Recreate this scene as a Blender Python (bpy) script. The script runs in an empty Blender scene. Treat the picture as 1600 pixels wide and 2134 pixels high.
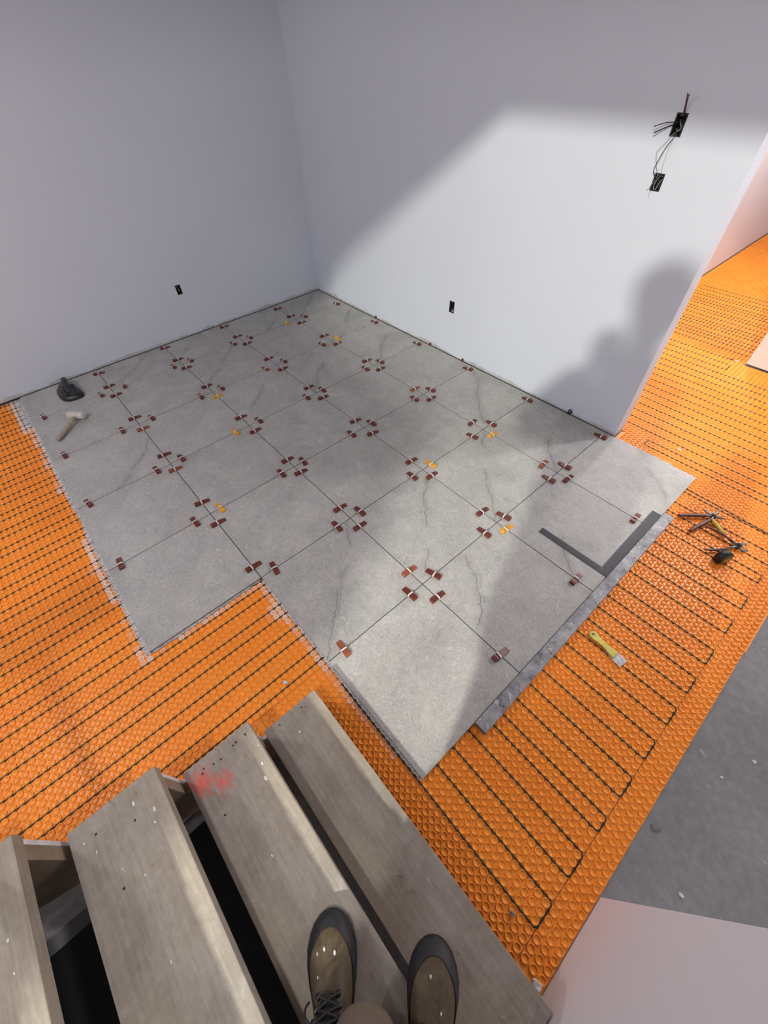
import bpy, bmesh, math, random
import numpy as np
from mathutils import Vector, Matrix, noise as mnoise
random.seed(7)
sc = bpy.context.scene
COL = sc.collection
PI = math.pi

# ------------------------------------------------------------------ camera, world, lights, exposure
CAM = Vector((4.235, -2.655, 1.901))
cd = bpy.data.cameras.new('camera'); cam = bpy.data.objects.new('camera', cd); COL.objects.link(cam)
cd.sensor_fit = 'HORIZONTAL'; cd.sensor_width = 36.0; cd.lens = 853.11 / 1600 * 36.0
cd.clip_start = 0.02; cd.clip_end = 60
cam.location = CAM
cam.rotation_euler = (0.7043, 0.0298, 0.8497)
sc.camera = cam

wd = bpy.data.worlds.new('world'); sc.world = wd; wd.use_nodes = True
wd.node_tree.nodes['Background'].inputs[0].default_value = (0.92, 0.91, 1.0, 1)
wd.node_tree.nodes['Background'].inputs[1].default_value = 0.64

def lamp(name, loc, power, radius, color):
    l = bpy.data.lights.new(name, 'POINT'); l.energy = power; l.shadow_soft_size = radius; l.color = color
    o = bpy.data.objects.new(name, l); o.location = loc; COL.objects.link(o); return o
def spot(name, loc, az, el, power, radius, angle, blend, color):
    l = bpy.data.lights.new(name, 'SPOT'); l.energy = power; l.shadow_soft_size = radius; l.color = color
    l.spot_size = math.radians(angle); l.spot_blend = blend
    o = bpy.data.objects.new(name, l); o.location = loc; COL.objects.link(o)
    a, e = math.radians(az), math.radians(el)
    d = Vector((-math.sin(a) * math.cos(e), math.cos(a) * math.cos(e), -math.sin(e)))
    o.rotation_euler = d.to_track_quat('-Z', 'Y').to_euler(); return o
spot('stairwell_work_lamp', (5.754, -6.855, 3.906), 25.0, 27.4, 1450, 0.10, 28.4, .26, (1.0, 0.985, 0.86))   # work lamp at the head of the stairs
lamp('stair_lamp', (4.40, -3.34, 2.62), 60, 0.05, (1.0, 0.97, 0.97))            # bulb in the stairwell opening above the steps
lamp('room_lamp', (1.75, -4.3, 2.42), 55, 0.06, (0.94, 0.94, 1.0))           # bare ceiling lamp, left part of the room
lamp('hall_lamp', (4.5, 1.60, 2.42), 112, 0.08, (0.98, 0.98, 1.0))           # ceiling lamp past the wall end
lamp('hall_fill_lamp', (3.30, 2.9, 2.42), 95, 0.08, (1.0, 0.97, 0.96))        # added fill light, brightens the far hall wall
sc.view_settings.view_transform = 'Standard'; sc.view_settings.look = 'None'
sc.view_settings.gamma = 1.0; sc.view_settings.use_curve_mapping = False
sc.view_settings.exposure = 0.12

# ------------------------------------------------------------------ material helpers
class NT:
    def __init__(s, name):
        s.m = bpy.data.materials.new(name); s.m.use_nodes = True
        s.t = s.m.node_tree; s.b = s.t.nodes['Principled BSDF']
    def n(s, typ, **kw):
        nd = s.t.nodes.new(typ)
        for k, v in kw.items():
            if k.startswith('_'): setattr(nd, k[1:], v)
            else:
                key = k.replace('__', ' ')
                s.set(nd.inputs[key], v)
        return nd
    def set(s, sock, v):
        if hasattr(v, 'is_output') or isinstance(v, bpy.types.NodeSocket): s.t.links.new(v, sock)
        else:
            if isinstance(v, (tuple, list)) and sock.type == 'RGBA' and len(v) == 3: v = (*v, 1)
            sock.default_value = v
    def coord(s, kind='Object', scale=None, off=None):
        c = s.n('ShaderNodeTexCoord').outputs[kind]
        if scale or off is not None:
            mp = s.n('ShaderNodeMapping'); s.set(mp.inputs['Vector'], c)
            if scale: mp.inputs['Scale'].default_value = scale
            if off is not None: s.set(mp.inputs['Location'], off)
            c = mp.outputs[0]
        return c
    def noise(s, v, scale, detail=6, rough=.55, dist=0.0):
        return s.n('ShaderNodeTexNoise', Vector=v, Scale=scale, Detail=detail, Roughness=rough, Distortion=dist).outputs[0]
    def ramp(s, f, stops, interp='LINEAR'):
        r = s.n('ShaderNodeValToRGB', Fac=f); cr = r.color_ramp; cr.interpolation = interp
        while len(cr.elements) < len(stops): cr.elements.new(0.5)
        for e, (p, c) in zip(cr.elements, stops):
            e.position = p; e.color = (*c, 1) if len(c) == 3 else c
        return r.outputs[0]
    def mask(s, f, lo, hi):
        return s.n('ShaderNodeMapRange', Value=f, **{'From__Min': lo, 'From__Max': hi}).outputs[0]
    def math(s, op, a, b=0.0):
        nd = s.n('ShaderNodeMath', _operation=op); s.set(nd.inputs[0], a); s.set(nd.inputs[1], b); return nd.outputs[0]
    def mix(s, f, a, b, blend='MIX'):
        nd = s.n('ShaderNodeMix', _data_type='RGBA', _blend_type=blend)
        s.set(nd.inputs[0], f); s.set(nd.inputs[6], a); s.set(nd.inputs[7], b); return nd.outputs[2]
    def bump(s, h, strength=.3, dist=.002):
        s.set(s.b.inputs['Normal'], s.n('ShaderNodeBump', Height=h, Strength=strength, Distance=dist).outputs[0])
    def out(s, color=None, rough=.5, metal=0.0, spec=.5):
        if color is not None: s.set(s.b.inputs['Base Color'], color)
        s.set(s.b.inputs['Roughness'], rough); s.set(s.b.inputs['Metallic'], metal)
        s.set(s.b.inputs['Specular IOR Level'], spec)
        return s.m

def plain(name, c, rough=.5, metal=0.0, var=.12, scale=40, spec=.5, bump=.0, c2=None):
    t = NT(name); co = t.coord('Object'); f = t.noise(co, scale)
    d = c2 if c2 else tuple(x * (1 - 2.2 * var) for x in c)
    u = tuple(min(1, x * (1 + var)) for x in c)
    col = t.ramp(f, [(.3, d), (.7, u)])
    if bump: t.bump(f, bump, .001)
    return t.out(col, rough, metal, spec)

def make_wall_mat(name, c, stain_y=True):
    t = NT(name); co = t.coord('Object')
    f = t.noise(co, 1.3, 3); col = t.ramp(f, [(.3, tuple(x * .97 for x in c)), (.7, c)])
    fine = t.noise(co, 260, 2)
    sp = t.n('ShaderNodeSeparateXYZ', Vector=co)
    edge = t.noise(co, 5.0, 5, .6)
    h = t.math('ADD', t.math('MULTIPLY', edge, .095), -.002)          # ragged upper limit of the thinset smear, 2 to 6 cm
    m = t.mask(t.math('SUBTRACT', h, sp.outputs[2]), 0.0, .012)
    smear = t.ramp(t.noise(co, 22, 5), [(.3, (.36, .36, .35)), (.7, (.52, .52, .51))])
    if stain_y: col = t.mix(t.math('MULTIPLY', m, .85), col, smear)
    t.bump(fine, .10, .001)
    return t.out(col, .75, 0, .25)

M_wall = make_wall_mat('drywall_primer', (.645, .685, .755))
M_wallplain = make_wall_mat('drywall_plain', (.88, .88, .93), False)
M_pink = make_wall_mat('drywall_hall', (.82, .77, .77), False)

def tile_mat():
    t = NT('stone_tile')
    oi = t.n('ShaderNodeObjectInfo')
    rv = t.n('ShaderNodeCombineXYZ', X=t.math('MULTIPLY', oi.outputs['Random'], 31.0), Y=t.math('MULTIPLY', oi.outputs['Random'], 17.0))
    co = t.n('ShaderNodeVectorMath', _operation='ADD')
    t.set(co.inputs[0], t.coord('Object')); t.set(co.inputs[1], rv.outputs[0]); co = co.outputs[0]
    big = t.noise(co, 4.0, 8, .62, .6)
    col = t.ramp(big, [(.30, (.27, .269, .255)), (.5, (.40, .398, .375)), (.70, (.53, .526, .495))])
    mid = t.noise(co, 24, 8, .72, .7)
    col = t.mix(.34, col, t.ramp(mid, [(.30, (.19, .189, .18)), (.70, (.61, .608, .58))]))
    fin = t.noise(co, 85, 6, .75)
    col = t.mix(.34, col, t.ramp(fin, [(.32, (.17, .168, .158)), (.68, (.66, .655, .62))]))
    fl = t.mask(t.noise(co, 26, 5, .6, 2.4), .615, .66)
    col = t.mix(t.math('MULTIPLY', fl, .42), col, (.68, .675, .645))
    fd = t.mask(t.noise(co, 19, 5, .6, 2.8), .64, .69)
    col = t.mix(t.math('MULTIPLY', fd, .34), col, (.19, .187, .175))
    # short white scratches / veins
    w = t.n('ShaderNodeTexVoronoi', _feature='DISTANCE_TO_EDGE', Scale=9.0)
    nz = t.n('ShaderNodeTexNoise', Vector=co, Scale=7.0, Detail=5.0)
    wv = t.n('ShaderNodeVectorMath', _operation='MULTIPLY_ADD'); t.set(wv.inputs[0], nz.outputs[1]); wv.inputs[1].default_value = (.35, .35, .35); t.set(wv.inputs[2], co)
    t.set(w.inputs['Vector'], wv.outputs[0])
    vm = t.math('MULTIPLY', t.mask(w.outputs['Distance'], .022, .0), t.mask(t.noise(co, 4.0, 3), .46, .64))
    col = t.mix(t.math('MULTIPLY', vm, .55), col, (.60, .595, .56))
    # one long dark hairline crack with a branch, printed along each tile's diagonal
    rnd = oi.outputs['Random']
    raw = t.n('ShaderNodeMapping', _vector_type='TEXTURE'); t.set(raw.inputs['Vector'], t.coord('Object')); raw.inputs['Rotation'].default_value = (0, 0, math.radians(-46))
    sx = t.n('ShaderNodeSeparateXYZ', Vector=raw.outputs[0]); u, v = sx.outputs[0], sx.outputs[1]
    def wander(scale, amp, seed):
        cv = t.n('ShaderNodeCombineXYZ', X=t.math('MULTIPLY', u, scale), Y=t.math('ADD', t.math('MULTIPLY', rnd, 57.0), seed))
        return t.math('MULTIPLY', t.math('SUBTRACT', t.noise(cv.outputs[0], 1.0, 3, .55), .5), amp)
    off = t.math('MULTIPLY', t.math('SUBTRACT', t.math('FRACT', t.math('MULTIPLY', rnd, 7.31)), .5), .34)
    base = t.math('ADD', off, t.math('ADD', wander(3.2, .16, 0.0), wander(26.0, .030, 3.0)))
    base = t.math('ADD', base, wander(110.0, .010, 9.0))
    def crack(center, gate_lo, seed, wd_):
        d = t.math('ABSOLUTE', t.math('SUBTRACT', v, center))
        cv = t.n('ShaderNodeCombineXYZ', X=t.math('MULTIPLY', u, 3.0), Y=t.math('ADD', t.math('MULTIPLY', rnd, 91.0), seed))
        gt = t.mask(t.noise(cv.outputs[0], 1.0, 2), gate_lo, gate_lo + .06)
        return t.math('MULTIPLY', t.mask(d, wd_, wd_ * .25), gt), t.math('MULTIPLY', t.mask(d, .045, .0), gt)
    c1, h1 = crack(base, .44, 0.0, .0026)
    c2, h2 = crack(t.math('ADD', t.math('ADD', base, wander(9.0, .10, 21.0)), .012), .50, 5.0, .0018)
    has = t.math('GREATER_THAN', t.math('FRACT', t.math('MULTIPLY', rnd, 13.7)), .30)
    col = t.mix(t.math('MULTIPLY', t.math('MULTIPLY', h1, has), .28), col, (.20, .195, .18))
    col = t.mix(t.math('MULTIPLY', t.math('MULTIPLY', t.math('MAXIMUM', c1, c2), has), .75), col, (.10, .095, .085))
    t.bump(mid, .12, .0008)
    return t.out(col, t.math('ADD', t.math('MULTIPLY', mid, .2), .42), 0, .35)
M_tile = tile_mat()
M_tile_edge = plain('tile_bisque', (.20, .195, .185), .8, scale=80)
M_thinset = plain('grey_thinset', (.14, .14, .135), .9, scale=60, bump=.4, c2=(.07, .07, .07))
M_thin_white = plain('white_thinset', (.62, .61, .60), .85, scale=90, bump=.5, c2=(.24, .23, .22))

def mat_orange():
    t = NT('orange_membrane')
    co = t.coord('Object')
    f = t.noise(co, 3.0, 4); col = t.ramp(f, [(.3, (.92, .290, .022)), (.7, (.97, .335, .030))])
    dirt = t.mask(t.noise(co, 9.0, 6, .65), .60, .78)
    col = t.mix(t.math('MULTIPLY', dirt, .25), col, (.42, .13, .03))
    at = t.n('ShaderNodeAttribute', _attribute_name='mortar')
    g = t.math('MULTIPLY', at.outputs['Fac'], t.mask(t.noise(co, 150, 4), .22, .44))
    col = t.mix(g, col, (.80, .78, .76))
    t.set(t.b.inputs['Subsurface Weight'], 0.0)
    return t.out(col, t.math('ADD', t.math('MULTIPLY', f, .15), .30), 0, .45)
M_orange = mat_orange()
M_cable = plain('dark_green_cable', (.016, .022, .012), .45, scale=60)

def concrete():
    t = NT('concrete_slab'); co = t.coord('Object')
    f = t.noise(co, 2.2, 9, .65, .4); col = t.ramp(f, [(.3, (.175, .175, .177)), (.7, (.275, .275, .275))])
    g = t.noise(co, 30, 6, .7); col = t.mix(.3, col, t.ramp(g, [(.3, (.10, .10, .10)), (.7, (.32, .32, .318))]))
    sp = t.mask(t.noise(co, 14, 3, .5, 1.2), .70, .74); col = t.mix(t.math('MULTIPLY', sp, .5), col, (.42, .41, .40))
    t.bump(g, .25, .001); return t.out(col, .75, 0, .3)
M_concrete = concrete()

def tread_mat(red=False):
    t = NT('dusty_tread_red_mark' if red else 'dusty_tread'); co = t.coord('Object')
    st = t.coord('Object', scale=(2.2, 34, 34))
    grain = t.noise(st, 3.0, 6, .6)
    blot = t.noise(co, 6.5, 7, .62, .4)
    col = t.ramp(blot, [(.28, (.205, .172, .135)), (.5, (.325, .292, .25)), (.72, (.42, .39, .355))])
    tint = t.mask(t.noise(co, 1.7, 2), .42, .60)
    col = t.mix(t.math('MULTIPLY', tint, .55), col, (.36, .285, .185), 'MIX')
    fine = t.noise(co, 45, 7, .75)
    col = t.mix(.22, col, t.ramp(fine, [(.32, (.10, .085, .07)), (.68, (.52, .48, .43))]))
    col = t.mix(.24, col, t.ramp(grain, [(.35, (.11, .085, .06)), (.65, (.40, .355, .29))]))
    smudge = t.mask(t.noise(co, 11, 5, .65, .9), .62, .72)
    col = t.mix(t.math('MULTIPLY', smudge, .38), col, (.13, .105, .085))
    dust = t.mask(t.noise(t.coord('Object', off=(3.1, 1.7, 0)), 8, 6, .7, .6), .60, .74)
    col = t.mix(t.math('MULTIPLY', dust, .45), col, (.50, .485, .475))
    scr = t.mask(t.noise(t.coord('Object', scale=(1, 5, 1)), 26, 4, .6, .8), .66, .74)
    col = t.mix(t.math('MULTIPLY', scr, .35), col, (.52, .50, .47))
    drk = t.mask(t.noise(co, 17, 3, .5, .5), .70, .76); col = t.mix(t.math('MULTIPLY', drk, .6), col, (.07, .055, .045))
    if red:
        geo = t.n('ShaderNodeNewGeometry')
        d = t.n('ShaderNodeVectorMath', _operation='DISTANCE'); t.set(d.inputs[0], geo.outputs['Position']); d.inputs[1].default_value = (3.672, -3.008, .341)
        d2 = t.n('ShaderNodeVectorMath', _operation='DISTANCE'); t.set(d2.inputs[0], geo.outputs['Position']); d2.inputs[1].default_value = (3.715, -2.955, .341)
        dd = t.math('MINIMUM', d.outputs['Value'], t.math('ADD', d2.outputs['Value'], .012))
        rm = t.mask(t.math('ADD', dd, t.math('MULTIPLY', t.noise(t.coord('Object', scale=(1, 2.2, 1)), 34, 6, .75), .20)), .150, .112)
        col = t.mix(t.math('MULTIPLY', rm, .8), col, (.66, .09, .07))
    t.bump(t.noise(co, 60, 6, .7), .25, .001)
    return t.out(col, .62, 0, .35)
M_tread = tread_mat(); M_tread_red = tread_mat(True)
M_string = plain('stringer_lumber', (.30, .235, .165), .75, scale=12, bump=.2)
M_white_edge = plain('gypsum_edge', (.80, .79, .80), .9, scale=30)
M_wedge_red = plain('red_brown_plastic', (.155, .030, .017), .38, scale=50, c2=(.10, .018, .012))
M_wedge_light = plain('faded_red_plastic', (.30, .085, .045), .45, scale=50)
M_wedge_yel = plain('amber_plastic', (.78, .38, .035), .38, scale=50)
M_clip = plain('white_clip_plastic', (.82, .80, .77), .5, scale=60, var=.05)
M_black = plain('black_plastic', (.013, .013, .015), .35, scale=30)
M_blackmetal = plain('dark_coated_steel', (.026, .030, .037), .6, .0, scale=60, c2=(.015, .017, .02))
def alu():
    t = NT('worn_aluminium'); co = t.coord('Object')
    f = t.noise(co, 14, 8, .7); col = t.ramp(f, [(.34, (.10, .10, .11)), (.52, (.27, .27, .285)), (.72, (.44, .44, .455))])
    sp = t.mask(t.noise(co, 40, 4, .6), .60, .66); col = t.mix(t.math('MULTIPLY', sp, .7), col, (.58, .58, .58))
    return t.out(col, t.math('ADD', t.math('MULTIPLY', f, .3), .45), .25, .4)
M_alu = alu()
M_steel = plain('bare_steel', (.24, .23, .23), .45, .6, scale=50, var=.25)
M_ysteel = plain('yellow_grip', (.72, .56, .06), .45, scale=40, c2=(.45, .34, .05))
M_ypaint = plain('yellow_plastic_handle', (.70, .60, .10), .45, scale=60, c2=(.52, .46, .08))
M_blade = plain('plaster_caked_blade', (.66, .66, .66), .7, scale=60, c2=(.40, .40, .41))
M_redgrip = plain('maroon_grip', (.085, .022, .016), .45, scale=40)
M_mallet = plain('white_rubber', (.62, .59, .53), .8, scale=30, c2=(.44, .42, .36))
M_wood = plain('dusty_wood_handle', (.40, .35, .25), .7, scale=25, c2=(.26, .22, .15))
M_wireblk = plain('black_wire', (.012, .012, .014), .45, scale=60)
M_wirewht = plain('grey_wire', (.34, .32, .30), .5, scale=60)
M_copper = plain('maroon_wire', (.10, .03, .035), .4, scale=60)
M_boxin = plain('dark_box', (.02, .02, .02), .6, scale=40)
M_boxgrey = plain('grey_box_plastic', (.22, .23, .21), .6, scale=40)
M_debris = plain('plaster_chips', (.76, .74, .71), .85, scale=50)
M_stone = plain('grey_grit', (.25, .24, .23), .85, scale=50)
def leather():
    t = NT('dusty_brown_leather'); co = t.coord('Object')
    f = t.noise(co, 14, 6, .6, .5); col = t.ramp(f, [(.3, (.040, .026, .013)), (.52, (.088, .062, .032)), (.72, (.17, .128, .07))])
    g = t.noise(co, 120, 5, .7); col = t.mix(.3, col, t.ramp(g, [(.3, (.02, .013, .008)), (.7, (.13, .10, .06))]))
    t.bump(g, .3, .001); return t.out(col, .6, 0, .35)
M_leather = leather()
M_rubber = plain('black_rubber', (.016, .017, .021), .62, scale=24, c2=(.006, .006, .008))
M_lace = plain('black_lace', (.011, .010, .011), .7, scale=200)
M_trouser = plain('khaki_cloth', (.150, .122, .088), .9, scale=160, bump=.5, c2=(.12, .095, .068))
M_jacket = plain('charcoal_cloth', (.045, .047, .055), .9, scale=120, bump=.4)
M_skin = plain('skin', (.50, .30, .21), .5, scale=30, var=.06)
M_hair = plain('dark_hair', (.03, .02, .015), .6, scale=90)
M_ceil = make_wall_mat('ceiling_board', (.72, .72, .75), False)

# ------------------------------------------------------------------ object helpers
def tag(o, label=None, cat=None, group=None, kind=None):
    if label: o['label'] = label
    if cat: o['category'] = cat
    if group: o['group'] = group
    if kind: o['kind'] = kind
    return o
def mesh(name, verts, faces, mats, parent=None, smooth=False):
    me = bpy.data.meshes.new(name); me.from_pydata([tuple(v) for v in verts], [], faces); me.update()
    for m in (mats if isinstance(mats, (list, tuple)) else [mats]): me.materials.append(m)
    if smooth: me.polygons.foreach_set('use_smooth', [True] * len(me.polygons))
    o = bpy.data.objects.new(name, me); COL.objects.link(o)
    if parent: o.parent = parent
    return o
def frombm(name, bm, mats, parent=None, smooth=False):
    bmesh.ops.recalc_face_normals(bm, faces=bm.faces)
    me = bpy.data.meshes.new(name); bm.to_mesh(me); bm.free()
    for m in (mats if isinstance(mats, (list, tuple)) else [mats]): me.materials.append(m)
    if smooth: me.polygons.foreach_set('use_smooth', [True] * len(me.polygons))
    o = bpy.data.objects.new(name, me); COL.objects.link(o)
    if parent: o.parent = parent
    return o
def empty(name, loc=(0, 0, 0), rz=0, rot=None):
    o = bpy.data.objects.new(name, None); COL.objects.link(o); o.location = loc
    o.rotation_euler = rot if rot else (0, 0, rz); o.empty_display_size = .05; return o
def bm_box(bm, c, s, bev=0.0, M=None, mi=0, seg=1):
    r = bmesh.ops.create_cube(bm, size=1.0); vs = r['verts']
    for v in vs: v.co = Vector((c[0] + v.co.x * s[0], c[1] + v.co.y * s[1], c[2] + v.co.z * s[2]))
    if bev > 0:
        es = list({e for v in vs for e in v.link_edges})
        rb = bmesh.ops.bevel(bm, geom=es, offset=bev, segments=seg, affect='EDGES', profile=.5)
        vs = list({v for f in rb['faces'] for v in f.verts} | {v for v in vs if v.is_valid})
    fs = {f for v in vs for f in v.link_faces}
    for f in fs: f.material_index = mi
    if M is not None: bmesh.ops.transform(bm, matrix=M, verts=vs)
    return vs
def bm_tube(bm, pts, rads, seg=8, caps=True, mi=0, flat=1.0):
    pts = [Vector(p) for p in pts]
    if not isinstance(rads, (list, tuple)): rads = [rads] * len(pts)
    up = None; rings = []
    for i, p in enumerate(pts):
        d = (pts[min(i + 1, len(pts) - 1)] - pts[max(i - 1, 0)]).normalized()
        if up is None:
            a = Vector((0, 0, 1)) if abs(d.z) < .9 else Vector((1, 0, 0))
            up = (a - d * a.dot(d)).normalized()
        else: up = (up - d * up.dot(d)).normalized()
        sd = d.cross(up)
        rings.append([bm.verts.new(p + (sd * math.cos(2 * PI * k / seg) + up * math.sin(2 * PI * k / seg) * flat) * rads[i]) for k in range(seg)])
    for a, b in zip(rings, rings[1:]):
        for k in range(seg):
            f = bm.faces.new((a[k], a[(k + 1) % seg], b[(k + 1) % seg], b[k])); f.material_index = mi; f.smooth = True
    if caps:
        for r, rev in ((rings[0], True), (rings[-1], False)):
            f = bm.faces.new(r[::-1] if rev else r); f.material_index = mi
    return rings
def bm_prism(bm, poly, z0, z1, mi=0, M=None):
    lo = [bm.verts.new((x, y, z0)) for x, y in poly]; hi = [bm.verts.new((x, y, z1)) for x, y in poly]
    n = len(poly); fs = [bm.faces.new(hi), bm.faces.new(lo[::-1])]
    for i in range(n): fs.append(bm.faces.new((lo[i], lo[(i + 1) % n], hi[(i + 1) % n], hi[i])))
    for f in fs: f.material_index = mi
    if M is not None: bmesh.ops.transform(bm, matrix=M, verts=lo + hi)
    return lo + hi
def spline(pts, n=8):
    P = [Vector(p) for p in pts]; out = []
    for i in range(len(P) - 1):
        a, b, c, d = P[max(i - 1, 0)], P[i], P[i + 1], P[min(i + 2, len(P) - 1)]
        for k in range(n):
            t = k / n
            out.append(.5 * ((2 * b) + (c - a) * t + (2 * a - 5 * b + 4 * c - d) * t * t + (3 * b - a - 3 * c + d) * t ** 3))
    out.append(P[-1]); return out

# ------------------------------------------------------------------ setting
ZT = .018          # top of the tiles; the membrane's base is z = 0
TH = .124          # wall thickness
WEND = 3.565       # free end of the right wall
CEIL = 2.5

bm = bmesh.new(); bm_box(bm, (3.5, .25, -.06), (7.6, 15.5, .112))
floor = frombm('floor', bm, M_concrete); tag(floor, 'grey concrete floor slab bare at the right', kind='structure')

def wall_holes(name, axis, u0, u1, z0, z1, front, back, holes, m, kind='structure'):
    """wall slab in the plane x=front (axis 'x') or y=front (axis 'y'); holes (u0,u1,z0,z1) cut right through the front skin"""
    us = sorted({u0, u1, *[h[0] for h in holes], *[h[1] for h in holes]}); zs = sorted({z0, z1, *[h[2] for h in holes], *[h[3] for h in holes]})
    V = []; F = []
    def P(u, d, z): V.append((d, u, z) if axis == 'x' else (u, d, z)); return len(V) - 1
    def quad(*q): F.append(tuple(P(*c) for c in q))
    for a, b in zip(us, us[1:]):
        for c, d in zip(zs, zs[1:]):
            if any(h[0] <= a and b <= h[1] and h[2] <= c and d <= h[3] for h in holes): continue
            quad((a, front, c), (b, front, c), (b, front, d), (a, front, d))
    quad((u0, back, z0), (u1, back, z0), (u1, back, z1), (u0, back, z1))
    for z in (z0, z1): quad((u0, front, z), (u1, front, z), (u1, back, z), (u0, back, z))
    for u in (u0, u1): quad((u, front, z0), (u, front, z1), (u, back, z1), (u, back, z0))
    dp = front + (back - front) * .55
    for h in holes:
        for z in h[2:]: quad((h[0], front, z), (h[1], front, z), (h[1], dp, z), (h[0], dp, z))
        for u in h[:2]: quad((u, front, h[2]), (u, front, h[3]), (u, dp, h[3]), (u, dp, h[2]))
        quad((h[0], dp, h[2]), (h[1], dp, h[2]), (h[1], dp, h[3]), (h[0], dp, h[3]))
    bm = bmesh.new(); vs = [bm.verts.new(v) for v in V]
    for f in F: bm.faces.new([vs[i] for i in f])
    bmesh.ops.remove_doubles(bm, verts=bm.verts, dist=1e-5)
    o = frombm(name, bm, m); tag(o, kind=kind); return o
BOX1 = (3.185, 3.236, 1.545, 1.625); BOX2 = (3.187, 3.236, 1.345, 1.415); OUTR = (1.959, 2.013, .374, .466); OUTL = (-1.503, -1.456, .385, .466)
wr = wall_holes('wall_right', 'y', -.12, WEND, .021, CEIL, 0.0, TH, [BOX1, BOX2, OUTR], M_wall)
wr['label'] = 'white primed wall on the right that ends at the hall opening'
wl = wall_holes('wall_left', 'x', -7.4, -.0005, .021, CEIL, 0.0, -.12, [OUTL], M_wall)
wl['label'] = 'shaded white primed wall on the left'
def box_struct(name, lo, hi, m, label):
    bm = bmesh.new(); bm_box(bm, [(a + b) / 2 for a, b in zip(lo, hi)], [b - a for a, b in zip(lo, hi)])
    o = frombm(name, bm, m); return tag(o, label, kind='structure')
box_struct('wall_hall', (2.68, .125, .012), (2.80, 7.8, CEIL), M_pink, 'pale pinkish wall at the far side of the hall')
box_struct('wall_partition', (3.824, 1.648, .014), (7.2, 1.768, CEIL), M_pink, 'pinkish partition end beyond the orange hall floor')
box_struct('wall_stair', (4.748, -7.4, -.004), (4.87, -2.216, 1.45), M_wallplain, 'white half wall beside the stairs at lower right')
box_struct('understair_light_stop', (3.662, -6.30, -.004), (4.70, -6.22, 2.2), M_string, 'unseen board added to keep light out from under the stairs')  # added out of view to stop stray light behind the open risers
bm = bmesh.new()                                       # ceiling slab with the stair opening x 3.66..6.6, y -7.4..-2.75
for lo, hi in (((-.12, -7.4), (3.66, 7.9)), ((3.66, -2.75), (7.2, 7.9)), ((6.6, -7.4), (7.2, -2.75))):
    bm_box(bm, ((lo[0] + hi[0]) / 2, (lo[1] + hi[1]) / 2, CEIL + .13), (hi[0] - lo[0], hi[1] - lo[1], .25))
ce = frombm('ceiling', bm, M_ceil); tag(ce, 'white ceiling with an opening over the stairs', kind='structure')

# ------------------------------------------------------------------ tiles on the floor
PITCH = .61; JG = .0040
XL = [.008] + [.455 + PITCH * i for i in range(7)]; XL[-1] = 4.1185
YL = [-.007] + [-(.5995 + PITCH * j) for j in range(5)]
tile_meshes = {}
def tile_mesh(w, h):
    k = (round(w, 3), round(h, 3))
    if k not in tile_meshes:
        bm = bmesh.new(); bm_box(bm, (0, 0, -.005), (w, h, .010), .0008)
        for f in bm.faces: f.material_index = 0 if f.normal.z > .3 else 1
        me = bpy.data.meshes.new('tile'); bm.to_mesh(me); bm.free(); me.materials.append(M_tile); me.materials.append(M_tile_edge)
        tile_meshes[k] = me
    return tile_meshes[k]
def occupied(i, j): return (j < 4 and i < 7) or (j == 4 and i < 5)
bed = bmesh.new()
for j in range(5):
    for i in range(7):
        if not occupied(i, j): continue
        x0 = XL[i] + (JG / 2 if i else 0); x1 = XL[i + 1] - (JG / 2 if i < 6 else 0)
        y1 = YL[j] - (JG / 2 if j else 0); y0 = YL[j + 1] + JG / 2
        if i == 6 and j == 0: y1 = -.006
        o = bpy.data.objects.new('tile', tile_mesh(x1 - x0, y1 - y0)); COL.objects.link(o); o.parent = floor
        o.location = ((x0 + x1) / 2, (y0 + y1) / 2, ZT + random.uniform(-.0003, .0003))
        bm_box(bed, ((x0 + x1) / 2, (y0 + y1) / 2, .0036), (x1 - x0 + .004 if i < 6 else x1 - x0 - .006, y1 - y0 + (.004 if occupied(i, j + 1) else -.006), .0068))
bo = frombm('thinset_bed', bed, M_thinset, floor); tag(bo, 'grey thinset under the tiles')

# ------------------------------------------------------------------ orange membrane sheets with studs, heating cable
LP = .0312; LX0 = 3.1693; LY0 = -2.957       # stud lattice
def inpoly(x, y, poly):
    c = False; n = len(poly)
    for i in range(n):
        x1, y1 = poly[i]; x2, y2 = poly[(i + 1) % n]
        if (y1 > y) != (y2 > y) and x < (x2 - x1) * (y - y1) / (y2 - y1) + x1: c = not c
    return c
CT = np.array(cam.rotation_euler.to_matrix())
def visible(x, y, mx=260):
    d = (np.array([x, y, .005]) - np.array(CAM)) @ CT
    if d[2] > -.05: return False
    u = 800 - 853.11 * d[0] / d[2]; v = 1067 + 853.11 * d[1] / d[2]
    return -mx < u < 1600 + mx and -mx < v < 2134 + mx
def stud_template(seg, prof):
    V = []; F = []
    for r, z in prof:
        for k in range(seg): V.append((r * math.cos(2 * PI * k / seg), r * math.sin(2 * PI * k / seg), z))
    for a in range(len(prof) - 1):
        for k in range(seg):
            F.append((a * seg + k, a * seg + (k + 1) % seg, (a + 1) * seg + (k + 1) % seg, (a + 1) * seg + k))
    return np.array(V), F, [tuple((len(prof) - 1) * seg + k for k in range(seg))]
NEAR = stud_template(14, [(.0143, 0), (.0142, .0042), (.0134, .0055), (.0118, .0057), (.0104, .0048), (.0088, .0015), (.0040, .0008)])
FAR = stud_template(8, [(.0143, 0), (.0138, .0053), (.0114, .0056), (.0086, .0010)])
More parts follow.
